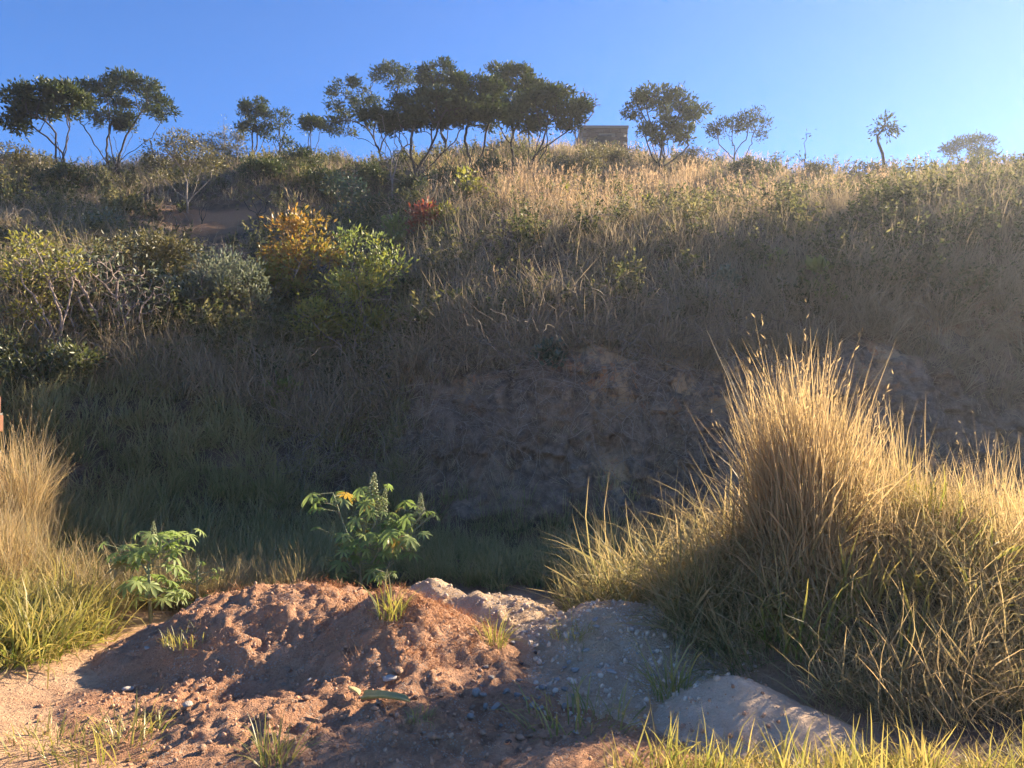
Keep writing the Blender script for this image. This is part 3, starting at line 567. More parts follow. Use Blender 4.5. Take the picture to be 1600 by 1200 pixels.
shrub('dead pale shrub with hanging bare twigs above the blue-green plant', 860, 545, [(862,505,38,25)], 155, name='dead_shrub', bark='pale_twig', nleaf=0, npts=110, wig=.5, tip=.0045)
shrub('dry bent branches lying on the slope right of the willowy shrub', 700, 500, [(680,470,34,18)], 156, name='dead_shrub', bark='pale_twig', nleaf=0, npts=40, wig=.4, tip=.005)
shrub('dark dead branch sticking out of the straw below the lone tree', 1020, 330, [(1012,310,26,10)], 157, name='dead_shrub', bark='tree_bark', nleaf=0, npts=26, wig=.4, tip=.009)
shrub('dark dead bush in the straw below the rounded grove tree', 822, 385, [(822,365,32,12)], 158, name='dead_shrub', bark='tree_bark', nleaf=60, npts=60, wig=.5, tip=.007, leaf='olive_leaf')
# ------------------------------------------------------------------ brick building on the ridge, broken wall at the left edge
def brickbox(sx, sy, sz, mat):
    bm = bmesh.new(); bmesh.ops.create_cube(bm, size=1); bmesh.ops.scale(bm, vec=(sx, sy, sz), verts=bm.verts)
    bmesh.ops.bevel(bm, geom=bm.edges[:], offset=min(sx, sy, sz) * .06, segments=1, affect='EDGES'); me = bpy.data.meshes.new('brick'); bm.to_mesh(me); bm.free(); me.materials.append(M[mat]); return me
def building():
    D = 37.0; pr = at(980, 197, D); pl = at(908, 197, D); x0, x1, zt = pl[0], pr[0], pr[2]; zb = float(T((x0 + x1) / 2, D)) - .6
    root = thing('brick_building', 'small flat-roofed brick building on the ridge right of the grove', 'building', (x1, D, zb)); W = x1 - x0; Hh = zt - zb - .14
    wm = brickbox(W - .03, 3.6, Hh, 'mortar'); wm.name = 'wall'; wall = obj('wall', wm, root, (-W / 2, 1.83, Hh / 2))
    rm = brickbox(W + .12, 3.8, .14, 'concrete'); rm.name = 'roof_slab'; obj('roof_slab', rm, root, (-W / 2, 1.8, Hh + .07))
    om = brickbox(.75, .06, .85, 'dark_inside'); om.name = 'window'; obj('window', om, root, (-1.15, -.01, Hh - .75))
    bx = brickbox(.385, .09, .18, 'old_brick'); by = brickbox(.09, .385, .18, 'old_brick'); rng = np.random.default_rng(3)
    nr = int(Hh / .2)
    for r in range(nr):
        z = Hh - .1 - r * .2
        if z < .35: break
        off = .2 * (r % 2); k = 0
        while True:
            x = -.2 - off - k * .4; k += 1
            if x < -W + .2: break
            if -1.58 < x < -.72 and Hh - 1.2 < z < Hh - .3: continue
            obj('brick', bx, root, (x + rng.normal() * .004, rng.normal() * .004, z))
        for j in range(8): obj('brick', by, root, (rng.normal() * .004, .32 + off * .5 + j * .4, z))
building()
def broken_wall():
    b = np.array([-5.68, 8.55, 0.0]); b[2] = float(T(b[0], b[1])) - .25; zt = at(10, 562, 8.55)[2]
    root = thing('broken_wall', 'broken orange clay block wall at the left edge of the picture', 'wall', b); Hh = zt - b[2]
    fm = brickbox(1.9, .17, .9, 'concrete'); fm.name = 'footing'; obj('footing', fm, root, (-.98, 0, .45))
    bx = brickbox(.29, .15, .185, 'brick'); mo = brickbox(.285, .125, .025, 'mortar'); rng = np.random.default_rng(8); z = 1.0; r = 0
    cm = brickbox(1.6, .11, Hh - .95, 'mortar'); cm.name = 'mortar_core'; obj('mortar_core', cm, root, (-1.08, 0, .86 + (Hh - .95) / 2))
    while z < Hh:
        e = -.02 - max(0, (z - Hh + .35)) * .9 - .04 * (r % 2)
        for k in range(6):
            x = e - .15 - k * .305
            if x < -1.9: break
            obj('brick', bx, root, (x, rng.normal() * .006, z), (0, rng.normal() * .01, rng.normal() * .02)); obj('mortar_bed', mo, root, (x, 0, z + .1045))
        z += .21; r += 1
broken_wall()
# ------------------------------------------------------------------ castor plants
def palm_leaf(rng, n=8):
    """palmate leaf in the xy plane, stalk joint at the origin, tip towards +y"""
    V = [(0, 0, 0)]; Fc = []; an = np.linspace(-2.35, 2.35, n)
    for k, a in enumerate(an):
        L = (1 - .42 * abs(a) / 2.35) * rng.uniform(.9, 1.1); w = .105 * L / .9; d = np.array([math.sin(a), math.cos(a)]); s = np.array([d[1], -d[0]]); dr = -.22 * rng.uniform(.6, 1.6)
        i = len(V); q = lambda t, o, z: (*(d * L * t + s * o), z)
        V += [q(.28, -w * .75, .03), q(.28, w * .75, .03), q(.30, 0, .0), q(.62, -w * 1.1, .035 + dr * .35), q(.62, w * 1.1, .035 + dr * .35), q(.62, 0, dr * .35), q(1, 0, dr)]
        Fc += [(0, i, i + 2), (0, i + 2, i + 1), (i, i + 3, i + 5), (i, i + 5, i + 2), (i + 2, i + 5, i + 4), (i + 2, i + 4, i + 1), (i + 3, i + 6, i + 5), (i + 5, i + 6, i + 4)]
        if k: Fc += [(0, pi + 1, i)]
        pi = i
    return np.array(V), np.array(Fc)
_r = np.random.default_rng(77)
PALM = []
for k in range(5):
    V, Fc = palm_leaf(_r, int(_r.integers(7, 10))); PALM.append([mesh('leaf', V, [Fc], m, {'tint': np.full(len(V), _r.uniform(0, 1))}) for m in ('castor_leaf', 'castor_old')])
def spike_mesh(rng, n=46):
    bm = bmesh.new(); Vs = []; Fs = []
    bmesh.ops.create_icosphere(bm, subdivisions=1, radius=1); v0 = np.array([v.co[:] for v in bm.verts]); f0 = np.array([[v.index for v in f.verts] for f in bm.faces]); bm.free()
    for k in range(n):
        t = (k + .5) / n; a = k * 2.4; rr = .16 * (1 - t) ** .7 + .03; s = .065 * (1 - .5 * t) * rng.uniform(.7, 1.2)
        Vs.append(v0 * s + [rr * math.cos(a), rr * math.sin(a), t]); Fs.append(f0 + 12 * k)
    V2, F2 = tubes([[0, 0, -.35]], [[0, 0, 1]], [.03], [.015], 5)
    V = np.concatenate(Vs + [V2]); return mesh('seed_spike', V, [np.concatenate(Fs), F2 + 12 * n], 'castor_spike', {'tint': rng.uniform(0, 1, len(V))})
_v, _f = tubes([[0, 0, 0.]], [[0, 0, 1.]], [.0035], [.0025], 5); STALK = mesh('leaf_stalk', _v, [_f], 'castor_stem', smooth=True)
SPIKE = [spike_mesh(np.random.default_rng(k)) for k in range(3)]
def castor(label, base, D, stems, nleaf, lsz, spikes, seed, low=0.25):
    rng = np.random.default_rng(seed); x = ray(*base)[0] * D; b = np.array([x, D, float(G(x, D))])
    root = thing('castor_plant', label, 'plant', b, 'castor plants at the foot of the bank')
    segA, segB, ra, rb, joints = [], [], [], [], []
    for st in stems:                                            # polylines in picture points at the plant's depth
        pts = np.array([at(u, v, D + dy) for u, v, dy in st]) - b
        if st is stems[0]: pts[0] = (0, 0, -.05)
        fine = np.concatenate([np.linspace(pts[i], pts[i + 1], 5, endpoint=False) for i in range(len(pts) - 1)] + [pts[-1:]])
        r = np.linspace(.017 if st is stems[0] else .011, .006, len(fine)); segA.append(fine[:-1]); segB.append(fine[1:]); ra.append(r[:-1]); rb.append(r[1:])
        k = int(len(fine) * (low if st is stems[0] else .15)); joints += list(fine[k:])
    V, Fq = tubes(np.concatenate(segA), np.concatenate(segB), np.concatenate(ra), np.concatenate(rb), 6); obj('stem', mesh('stem', V, [Fq], 'castor_stem', smooth=True), root)
    joints = np.array(joints)
    from mathutils import Vector, Matrix
    pA, pB = [], []
    for k in range(nleaf):
        j = joints[rng.integers(len(joints))]; az = rng.uniform(0, 2 * np.pi); L = lsz * rng.uniform(.9, 1.7)
        o = np.array([math.cos(az), math.sin(az), rng.uniform(-.1, .6)]) * L; p = j + o; pA.append(j); pB.append(p)
        out = Vector((math.cos(az), math.sin(az), -rng.uniform(.1, 1.1))).normalized(); nrm = Vector((math.cos(az) * .6, math.sin(az) * .6, 1)) + Vector(rng.normal(size=3) * .3)
        xx = out.cross(nrm).normalized(); zz = xx.cross(out).normalized(); mt = Matrix((xx, out, zz)).transposed().to_euler()
        s = lsz * rng.uniform(.55, 1.15); obj('leaf', PALM[rng.integers(5)][1 if rng.random() < .05 else 0], root, p, mt, s)
    for a_, b_ in zip(pA, pB): q = Vector(b_ - a_); obj('leaf_stalk', STALK, root, a_, q.to_track_quat('Z', 'Y').to_euler(), (1, 1, q.length))
    for u, v, h, tl in spikes:
        p = at(u, v, D) - b; obj('seed_spike', SPIKE[rng.integers(3)], root, p, (0, R(tl), rng.uniform(0, 6)), h)
    return root
castor('large castor plant with seed spikes behind the reddish earth heap', (565, 945), 7.3,
       [[(565,945,0),(562,880,0),(570,820,.05),(578,770,0)], [(563,890,0),(545,840,-.1),(530,800,-.1),(520,770,-.1)], [(566,860,0),(585,820,.1),(596,780,.1)], [(600,900,0),(620,850,0),(650,815,-.05),(665,795,-.1)], [(565,900,0),(535,870,.1),(520,835,.1)], [(580,880,0),(600,850,-.2),(620,840,-.2),(640,860,-.2)], [(600,900,0),(640,835,0),(680,800,.1)]],
       104, .145, [(581,790,.31,3), (597,800,.22,8), (657,800,.18,0), (519,838,.14,-5), (575,800,.22,-6), (640,860,.16,70)], 21)
castor('smaller castor plant with one seed spike between left grass and earth heap', (236, 985), 6.2,
       [[(236,985,0),(234,930,0),(232,875,0),(238,835,0)], [(234,900,0),(215,870,.05),(205,858,0)], [(235,880,0),(255,855,0),(270,842,.05)], [(236,930,0),(215,915,-.1),(205,905,-.1)], [(236,935,0),(258,925,-.05)]],
       64, .14, [(239,842,.14,0), (222,846,.06,-10), (205,858,.05,0)], 22, .3)
castor('small withered castor seedling just right of the smaller castor plant', (309, 955), 6.5,
       [[(309,955,0),(308,920,0),(309,885,0)], [(308,915,0),(325,895,0)]], 14, .085, [(309,884,.08,0)], 23, .3)
castor('young castor shoot with a knobby top in front of the large castor plant', (600, 935), 6.7,
       [[(600,935,0),(601,915,0),(604,895,0)]], 9, .085, [(605,898,.05,0)], 24, .3)
# ------------------------------------------------------------------ grass and undergrowth: clumps scattered by geometry nodes
def blades(n, Rr, h0, h1, wd, lean, droop, rng, seg=4, free=False):
    """ribbon blades; returns V, F, tint, t"""
    a = rng.uniform(0, 2 * np.pi, n); r = Rr * np.sqrt(rng.uniform(0, 1, n)); bp = np.stack([r * np.cos(a), r * np.sin(a), np.full(n, -.03)], 1)
    az = rng.uniform(0, 2 * np.pi, n) if free else a + rng.normal(size=n) * .9; L = rng.uniform(h0, h1, n); th0 = lean * np.abs(rng.normal(size=n)) * .7; dr = droop * rng.uniform(.2, 1.3, n)
    ws = wd * rng.uniform(.6, 1.2, n); tw = az + np.pi / 2 + rng.normal(size=n) * .5
    P = bp.copy(); pts = [P]; 
    for k in range(seg):
        th = th0 + dr * ((k + .7) / seg) ** 1.6; P = P + (L / seg)[:, None] * np.stack([np.sin(th) * np.cos(az), np.sin(th) * np.sin(az), np.cos(th)], 1); pts.append(P)
    S = np.stack([np.cos(tw), np.sin(tw), rng.normal(size=n) * .15], 1); V = []; tt = []
    for k, p in enumerate(pts):
        t = k / seg; wk = ws * (.55 + .9 * t if t < .4 else .91 * (1 - ((t - .4) / .6) ** 1.5) + .04); V += [p - S * wk[:, None] * .5, p + S * wk[:, None] * .5]; tt += [t, t]
    V = np.stack(V, 1); m = V.shape[1]; b = (np.arange(n) * m)[:, None]; Fq = np.concatenate([b + [[2 * k, 2 * k + 1, 2 * k + 3, 2 * k + 2]] for k in range(seg)])
    return V.reshape(-1, 3), Fq, np.repeat(rng.uniform(0, 1, n), m), np.tile(np.array(tt), n)
def join(parts):
    V, Fs, ti, tt, o = [], [], [], [], 0
    for v, f, a, b in parts: V.append(v); Fs.append(f + o); ti.append(a); tt.append(b); o += len(v)
    return np.concatenate(V), np.concatenate(Fs), np.concatenate(ti), np.concatenate(tt)
def stalks(n, Rr, h0, h1, rng, lean=.18, wd=.006, head=.22, hw=.022):
    """upright dry stems with a narrow feathery seed head"""
    V, Fq, a, t = blades(n, Rr, h0, h1, wd, lean, .35, rng, 4); m = 10
    tips = V.reshape(n, m, 3)[:, 8:].mean(1); low = V.reshape(n, m, 3)[:, 6:8].mean(1); d = unit(tips - low); k = 7; Q = np.repeat(tips, k, 0) - np.repeat(d, k, 0) * (rng.uniform(0, head, (n * k, 1)))
    dd = np.repeat(d, k, 0) + rng.normal(size=(n * k, 3)) * .35; V2, F2 = leaves(Q, dd, hw * 3.2, hw * .55, rng); F4 = np.concatenate([F2.reshape(2, -1, 3)[0], F2.reshape(2, -1, 3)[1][:, [2]]], 1)
    return join([(V, Fq, a, t), (V2, F4, np.repeat(rng.uniform(.4, 1, n * k), 4), np.ones(len(V2)))])
def forb(n, h, rng, nl=26, ls=.06):
    """small woody-stemmed herb: thin stems with scattered leaves (leaves in material slot 0, stems slot 1)"""
    V, Fq, a, t = blades(n, .06, h * .5, h, .008, .5, .5, rng, 4); pts = V.reshape(n, 10, 3); q = rng.integers(0, n, nl * n); s = rng.uniform(.2, 1, nl * n) * 4; k = np.minimum(s.astype(int), 3); fr = (s - k)[:, None]
    p0 = (pts[q, 2 * k] + pts[q, 2 * k + 1]) / 2; p1 = (pts[q, 2 * k + 2] + pts[q, 2 * k + 3]) / 2; pp = p0 + (p1 - p0) * fr
    V2, F2 = leaves(pp, rng.normal(size=pp.shape) + [0, 0, .5], ls * rng.uniform(.5, 1.3, len(pp)), ls * .45, rng); h_ = len(pp); F4 = np.concatenate([F2[:h_], F2[h_:][:, [2]]], 1)
    Vj, Fj, aj, tj = join([(V2, F4, np.repeat(rng.uniform(0, 1, len(pp)), 4), np.zeros(len(V2))), (V, Fq, a, t)])
    me = mesh('forb', Vj, [Fj], 'forb', {'tint': aj, 't': tj}); me.materials.append(M['forb_twig']); me.polygons.foreach_set('material_index', np.concatenate([np.zeros(len(F4), np.int32), np.ones(len(Fq), np.int32)])); return me
def vine(n, L, rng, rad=.0045):
    """tangle of thin dry hanging stems"""
    A, B = [], []
    for k in range(n):
        p = rng.normal(size=3) * .12; d = unit(rng.normal(size=3) + [0, -.3, .5]); m = 14
        for s in range(m):
            d = unit(d + rng.normal(size=3) * .28 + [0, 0, -.13]); q = p + d * L / m; A.append(p); B.append(q); p = q
    V, Fq = tubes(np.array(A), np.array(B), np.full(len(A), rad), np.full(len(A), rad * .85), 3); return mesh('vine', V, [Fq], 'forb_twig', {'tint': rng.uniform(0, 1, len(V)), 't': np.zeros(len(V))})
def clump(mat, parts): V, Fq, a, t = join(parts); return mesh('clump', V, [Fq], mat, {'tint': a, 't': t})
def rock(rng, sub=2, flat=.7):
    bm = bmesh.new(); bmesh.ops.create_icosphere(bm, subdivisions=sub, radius=.5); V = np.array([v.co[:] for v in bm.verts]); Fc = np.array([[v.index for v in f.verts] for f in bm.faces]); bm.free()
    for k in range(9):
        n = unit(rng.normal(size=3)); d = rng.uniform(.28, .42); s = V @ n; V = V - n[None] * np.maximum(0, s - d)[:, None]
    V = V * [rng.uniform(.8, 1.2), rng.uniform(.65, 1), flat * rng.uniform(.7, 1.1)]; V += rng.normal(size=V.shape) * .012; return V, Fc
def scatter(name, P, scl, tint, variants, label, cat, seed, tilt=.12, nrm=None, kind='stuff'):
    rng = np.random.default_rng(seed); n = len(P); rot = np.stack([rng.normal(size=n) * tilt, rng.normal(size=n) * tilt, rng.uniform(0, 6.283, n)], 1)
    if tilt > 2: rot = rng.uniform(0, 6.283, (n, 3))
    me = mesh(name, P, [], None, {'rot': rot, 'scl': np.broadcast_to(scl, n).astype(float), 'itint': np.broadcast_to(tint, n).astype(float), 'vid': rng.integers(0, len(variants), n).astype(np.int32)})
    o = tag(obj(name, me), label, cat, kind=kind)
    for mt in variants[0].materials: me.materials.append(mt)
    g = bpy.data.node_groups.new(name, 'GeometryNodeTree'); g.interface.new_socket('Geometry', in_out='INPUT', socket_type='NodeSocketGeometry'); g.interface.new_socket('Geometry', in_out='OUTPUT', socket_type='NodeSocketGeometry')
    gi = g.nodes.new('NodeGroupInput'); go = g.nodes.new('NodeGroupOutput'); ip = g.nodes.new('GeometryNodeInstanceOnPoints'); jg = g.nodes.new('GeometryNodeJoinGeometry')
    for v in variants:
        so_ = bpy.data.objects.new('source_' + name, v); oi = g.nodes.new('GeometryNodeObjectInfo'); oi.inputs[0].default_value = so_; oi.inputs['As Instance'].default_value = False
        gt = g.nodes.new('GeometryNodeGeometryToInstance'); g.links.new(oi.outputs['Geometry'], gt.inputs[0]); g.links.new(gt.outputs[0], jg.inputs[0])
    def na(nm, dt): a = g.nodes.new('GeometryNodeInputNamedAttribute'); a.data_type = dt; a.inputs[0].default_value = nm; return a.outputs[0]
    er = g.nodes.new('FunctionNodeEulerToRotation'); g.links.new(na('rot', 'FLOAT_VECTOR'), er.inputs[0])
    ip.inputs['Pick Instance'].default_value = True
    g.links.new(gi.outputs[0], ip.inputs['Points']); g.links.new(jg.outputs[0], ip.inputs['Instance']); g.links.new(na('vid', 'INT'), ip.inputs['Instance Index'])
    g.links.new(er.outputs[0], ip.inputs['Rotation']); g.links.new(na('scl', 'FLOAT'), ip.inputs['Scale']); g.links.new(ip.outputs[0], go.inputs[0])
    md = o.modifiers.new('scatter', 'NODES'); md.node_group = g; return o
rg = np.random.default_rng(2024)
def field(n, x0f, x1f, y0, y1, rng, power=1.0):
    """points over the ground between two depths, x range given as picture columns"""
    y = y0 + (y1 - y0) * rng.uniform(0, 1, n) ** power; wgt = rng.uniform(0, 1, n); 
    u = x0f + (x1f - x0f) * wgt; x = (u - 800) / F * y; return x, y
# ---- variants
shagV = [clump('shag', [blades(34, .18, .2, .55, .013, .6, 1.5, rg, 3), blades(7, .15, .45, .85, .010, .35, .9, rg, 3)]) for k in range(8)]
farV = [clump('shag', [blades(26, .24, .15, .42, .019, .6, 1.2, rg, 2), blades(5, .2, .35, .65, .013, .3, .8, rg, 2)]) for k in range(6)]
strawV = [clump('straw', [blades(16, .12, .3, .65, .009, .3, .8, rg, 3), stalks(5, .12, .6, 1.0, rg)]) for k in range(7)]
sfarV = [clump('straw', [blades(20, .22, .25, .55, .013, .3, .8, rg, 2), stalks(4, .2, .5, .8, rg, .18, .011, .2, .03)]) for k in range(6)]
greenV = [clump('green', [blades(34, .15, .2, .45, .014, .6, 1.4, rg, 3), blades(6, .10, .4, .65, .011, .3, .8, rg, 3)]) for k in range(8)]
goldV = [clump('gold', [blades(32, .17, .35, 1.15, .008, .09, .40, rg, 4, True), stalks(2, .12, .9, 1.25, rg, .07, .005, .30, .010), blades(22, .18, .25, .8, .007, .7, 2.4, rg, 5, True), blades(4, .12, .5, .9, .014, .4, .9, rg, 4, True)]) for k in range(8)]
curlV = [clump('gold', [blades(44, .20, .2, .62, .007, .9, 2.8, rg, 5, True), blades(9, .14, .35, .8, .008, .35, 1.0, rg, 4, True), blades(4, .1, .3, .6, .014, .5, 1.0, rg, 4)]) for k in range(8)]
limeV = [clump('lime', [blades(24, .13, .25, .55, .013, .8, 1.9, rg, 4), blades(4, .08, .35, .6, .012, .35, .9, rg, 4)]) for k in range(8)]
nearV = [clump('lime', [blades(15, .14, .15, .5, .019, .9, 1.6, rg, 4), blades(3, .08, .3, .75, .018, .35, .8, rg, 4), blades(8, .14, .25, .6, .010, .7, 2.8, rg, 5)]) for k in range(8)]
forbV = [forb(5, rg.uniform(.4, .75), rg, 18, .07) for k in range(8)]
scrubV = [forb(11, rg.uniform(.7, 1.2), rg, 22, .10) for k in range(6)]
twigV = [vine(8, .9, rg, .006) for k in range(5)]
vineV = [vine(6, 1.4, rg, .0045) for k in range(6)]
# ---- slope cover
def slopefield(n, seed, y0=11.9, y1=39, power=1.35):
    rng = np.random.default_rng(seed); x, y = field(n, -250, 1850, y0, y1, rng, power); z = T(x, y); P = np.stack([x, y, z], 1); u, v = proj(P); return P, u, v, rng
def gauss(u, v, cu, cv, ru, rv): return np.exp(-(((u - cu) / ru) ** 2 + ((v - cv) / rv) ** 2))
def barepatch(u, v): return np.clip(gauss(u, v, 340, 355, 110, 48) * 1.6 + gauss(u, v, 590, 295, 75, 50) * .75, 0, 1)
def strawmap(P, u, v): return np.clip(gauss(u, v, 850, 315, 150, 38) * 1.5 + gauss(u, v, 1120, 300, 170, 40) * .8 + gauss(u, v, 150, 232, 160, 16) * 1.4 + .12 * sstep(620, 760, u) + .22 * vn(P[:, 0] * .5, P[:, 1] * .5, 3) - .1, 0, 1)
P, u, v, rng = slopefield(9500, 1)
k = (rng.uniform(0, 1, len(P)) > barepatch(u, v) * .97) & (rng.uniform(0, 1, len(P)) > strawmap(P, u, v) * .7)
k &= rng.uniform(0, 1, len(P)) < .80 + .75 * vn(P[:, 0] * .75, P[:, 1] * .75, 51)
ti = np.clip(.5 + .4 * vn(P[:, 0] * .4, P[:, 1] * .4, 9) + rng.normal(size=len(P)) * .18, 0, 1); f = P[:, 1] > 19 + rng.normal(size=len(P)) * 1.5
ks = k & ~f; scatter('shaggy_grass', P[ks], rng.uniform(.55, 1.15, ks.sum()), ti[ks], shagV, 'shaggy grey-brown and green grass covering the lower slope', 'grass', 11)
ks = k & f; scatter('upper_slope_grass', P[ks], rng.uniform(.7, 1.25, ks.sum()), ti[ks], farV, 'short shaggy grass covering the upper slope and ridge', 'grass', 111)
P, u, v, rng = slopefield(7500, 2); k = rng.uniform(0, 1, len(P)) < strawmap(P, u, v); f = P[:, 1] > 19 + rng.normal(size=len(P)) * 1.5
ks = k & ~f; scatter('straw_grass', P[ks], rng.uniform(.5, 1.0, ks.sum()), rng.uniform(.1, 1, ks.sum()), strawV, 'thin dry straw-coloured stems with seed heads on the lower slope', 'grass', 12)
ks = k & f; scatter('upper_straw_grass', P[ks], rng.uniform(.6, 1.1, ks.sum()), rng.uniform(.1, 1, ks.sum()), sfarV, 'pinkish straw grass below the grove and along the ridge', 'grass', 112)
P, u, v, rng = slopefield(5600, 3)
k = (rng.uniform(0, 1, len(P)) > barepatch(u, v) * .9) & (rng.uniform(0, 1, len(P)) < .55 + .5 * vn(P[:, 0] * .35, P[:, 1] * .35, 13) + .25 * sstep(600, 400, u))
scatter('undergrowth', P[k], rng.uniform(.5, 1.25, k.sum()), np.clip(.45 + .45 * vn(P[k, 0] * .6, P[k, 1] * .6, 14), 0, 1), forbV, 'low leafy undergrowth mixed through the slope', 'undergrowth', 13)
P, u, v, rng = slopefield(2600, 33)
k = (rng.uniform(0, 1, len(P)) > barepatch(u, v)) & (rng.uniform(0, 1, len(P)) > strawmap(P, u, v) * .9) & (rng.uniform(0, 1, len(P)) < .5 + .6 * vn(P[:, 0] * .3, P[:, 1] * .3, 23) + .2 * sstep(600, 400, u))
scatter('scrub', P[k], rng.uniform(.4, 1.05, k.sum()), np.clip(.38 + .5 * vn(P[k, 0] * .5, P[k, 1] * .5, 24) + rng.normal(size=k.sum()) * .28, 0, 1), scrubV, 'mass of low twiggy scrub scattered over the slope', 'scrub', 113)
P, u, v, rng = slopefield(1900, 34, 11.6, 32); k = rng.uniform(0, 1, len(P)) < .7 - barepatch(u, v) * .5
scatter('dry_twigs', P[k] + [0, 0, .15], rng.uniform(.4, 1.0, k.sum()), rng.uniform(.3, 1, k.sum()), twigV, 'fine dry twigs standing through the slope cover', 'twigs', 114, tilt=.7)
# ---- overhang, bank and its foot
rng = np.random.default_rng(4); x, y = field(1500, -200, 1800, 11.4, 12.6, rng); P = np.stack([x, y, T(x, y) + .02], 1)
scatter('overhanging_grass', P, rng.uniform(.7, 1.25, len(P)), rng.uniform(.3, .9, len(P)), shagV, 'shaggy dry grass hanging over the top edge of the bank', 'grass', 14, tilt=.5)
rng = np.random.default_rng(5); x, y = field(1350, -200, 640, 8.4, 13.5, rng); P = np.stack([x, y, T(x, y)], 1)
scatter('bank_grass', P, rng.uniform(.6, 1.1, len(P)), np.clip(.45 + .35 * vn(x, y, 15), 0, 1), greenV, 'dark shaded grass on the left part of the bank', 'grass', 15, tilt=.3)
rng = np.random.default_rng(6); x, y = field(280, 420, 1180, 10.6, 12.1, rng); P = np.stack([x, y - .12, T(x, y) + .05], 1)
scatter('vine_tangle', P, rng.uniform(.5, 1.1, len(P)), rng.uniform(.2, 1, len(P)), vineV, 'tangle of thin dry stems hanging on the shaded bank', 'vines', 16, tilt=.8)
rng = np.random.default_rng(66); x, y = field(800, 560, 1750, 10.3, 11.9, rng); P = np.stack([x, y, T(x, y)], 1); k = rng.uniform(0, 1, len(x)) < .18 + .5 * vn(x * 1.3, y * 2, 3) + .7 * sstep(.2, -1.4, x)
scatter('bank_tufts', P[k], rng.uniform(.35, .85, k.sum()), rng.uniform(.2, .9, k.sum()), shagV, 'sparse dry tufts growing on the bare face of the bank', 'grass', 116, tilt=.6)
rng = np.random.default_rng(7); x, y = field(2100, -150, 1750, 6.9, 10.4, rng); P = np.stack([x, y, G(x, y)], 1); u, v = proj(P)
k = (y > 7.2 + .35 * vn(x * 1.5, 2.2, 8)) & ((u < 1000) | (y > 7.8)) & ~((u < 420) & (u > 120) & (y < 7.4))
P = P[k]; scatter('bank_foot_grass', P, rng.uniform(.6, 1.15, len(P)) * (.75 + .25 * vn(P[:, 0], P[:, 1], 4)), np.clip(.36 + .4 * vn(P[:, 0] * .9, P[:, 1] * .9, 16), 0, 1), greenV, 'green grass along the shaded foot of the bank', 'grass', 17)
# ---- tall golden grass on the right
rng = np.random.default_rng(8); n = 4200; x = rng.uniform(.4, 7.5, n); y = rng.uniform(4.0, 8.6, n)
edge = .62 + .55 * sstep(6.2, 4.5, y) + .3 * vn(y * 1.6, 1.7, 3); mid = (x > edge) & (H_sand(x, y) < .01) & (y > 4.5 - .17 * x + .25 * vn(x * 1.4, .3, 9)) & (H_grav(x, y) < .12)
mid &= (rng.uniform(0, 1, n) < .55 + .45 * sstep(1.4, 2.6, x)) & (rng.uniform(0, 1, n) < 1.0 + .9 * vn(x * 1.9, y * 1.9, 77))
x, y = np.concatenate([x[mid], rng.normal(2.03, .13, 95)]), np.concatenate([y[mid], rng.normal(5.5, .22, 95)]); P = np.stack([x, y, G(x, y)], 1); u, v = proj(P)
tall = np.clip(np.exp(-(((x - 2.02) / .22) ** 2 + ((y - 5.5) / .35) ** 2)) + .2 * np.exp(-(((x - 2.42) / .15) ** 2 + ((y - 5.5) / .3) ** 2)), 0, 1); sh = np.clip(np.exp(-(((x - 2.6) / 1.0) ** 2 + ((y - 5.7) / .8) ** 2)), 0, 1)
kt = (rng.uniform(0, 1, len(x)) < .10 + .85 * tall + .24 * sh) & (x > 1.1) & (y > 4.9)
dry = np.clip(.02 + .85 * sstep(1.3, 2.1, x) + .38 * vn(x * 1.4, y * 1.4, 5) + .2 * rng.normal(size=len(x)) - .35 * sstep(5.6, 4.6, y), 0, 1)
scatter('tall_golden_grass', P[kt], ((.42 + .16 * sh + .95 * tall + rng.uniform(-.2, .2, len(x))) * (1 + .45 * vn(x * 2.3, y * 2.3, 41) * (1 - tall)))[kt], dry[kt], goldV, 'tall golden dry grass on the mound at right', 'grass', 18, tilt=.11)
flank = 1 + .75 * np.exp(-(((x - 1.5) / .4) ** 2 + ((y - 5.9) / .6) ** 2))
scatter('curled_grass', P[~kt], rng.uniform(.5, 1.15, (~kt).sum()) * flank[~kt] * (1 + .35 * vn(x * 2.1, y * 2.1, 42))[~kt], dry[~kt] * .85, curlV, 'matted curled grass around the tall golden grass', 'grass', 19, tilt=.5)
rng = np.random.default_rng(88); n = 130; x = rng.uniform(1.6, 6, n); y = rng.uniform(4.3, 7.2, n); k = (H_sand(x, y) < .01) & (y > 4.6 - .17 * x); P = np.stack([x, y, G(x, y) + .12], 1)[k]
scatter('yellow_sprigs', P, rng.uniform(.6, 1.1, len(P)), rng.uniform(.0, .5, len(P)), nearV, 'yellow-green leafy sprigs standing out of the golden grass', 'grass', 89, tilt=.3)
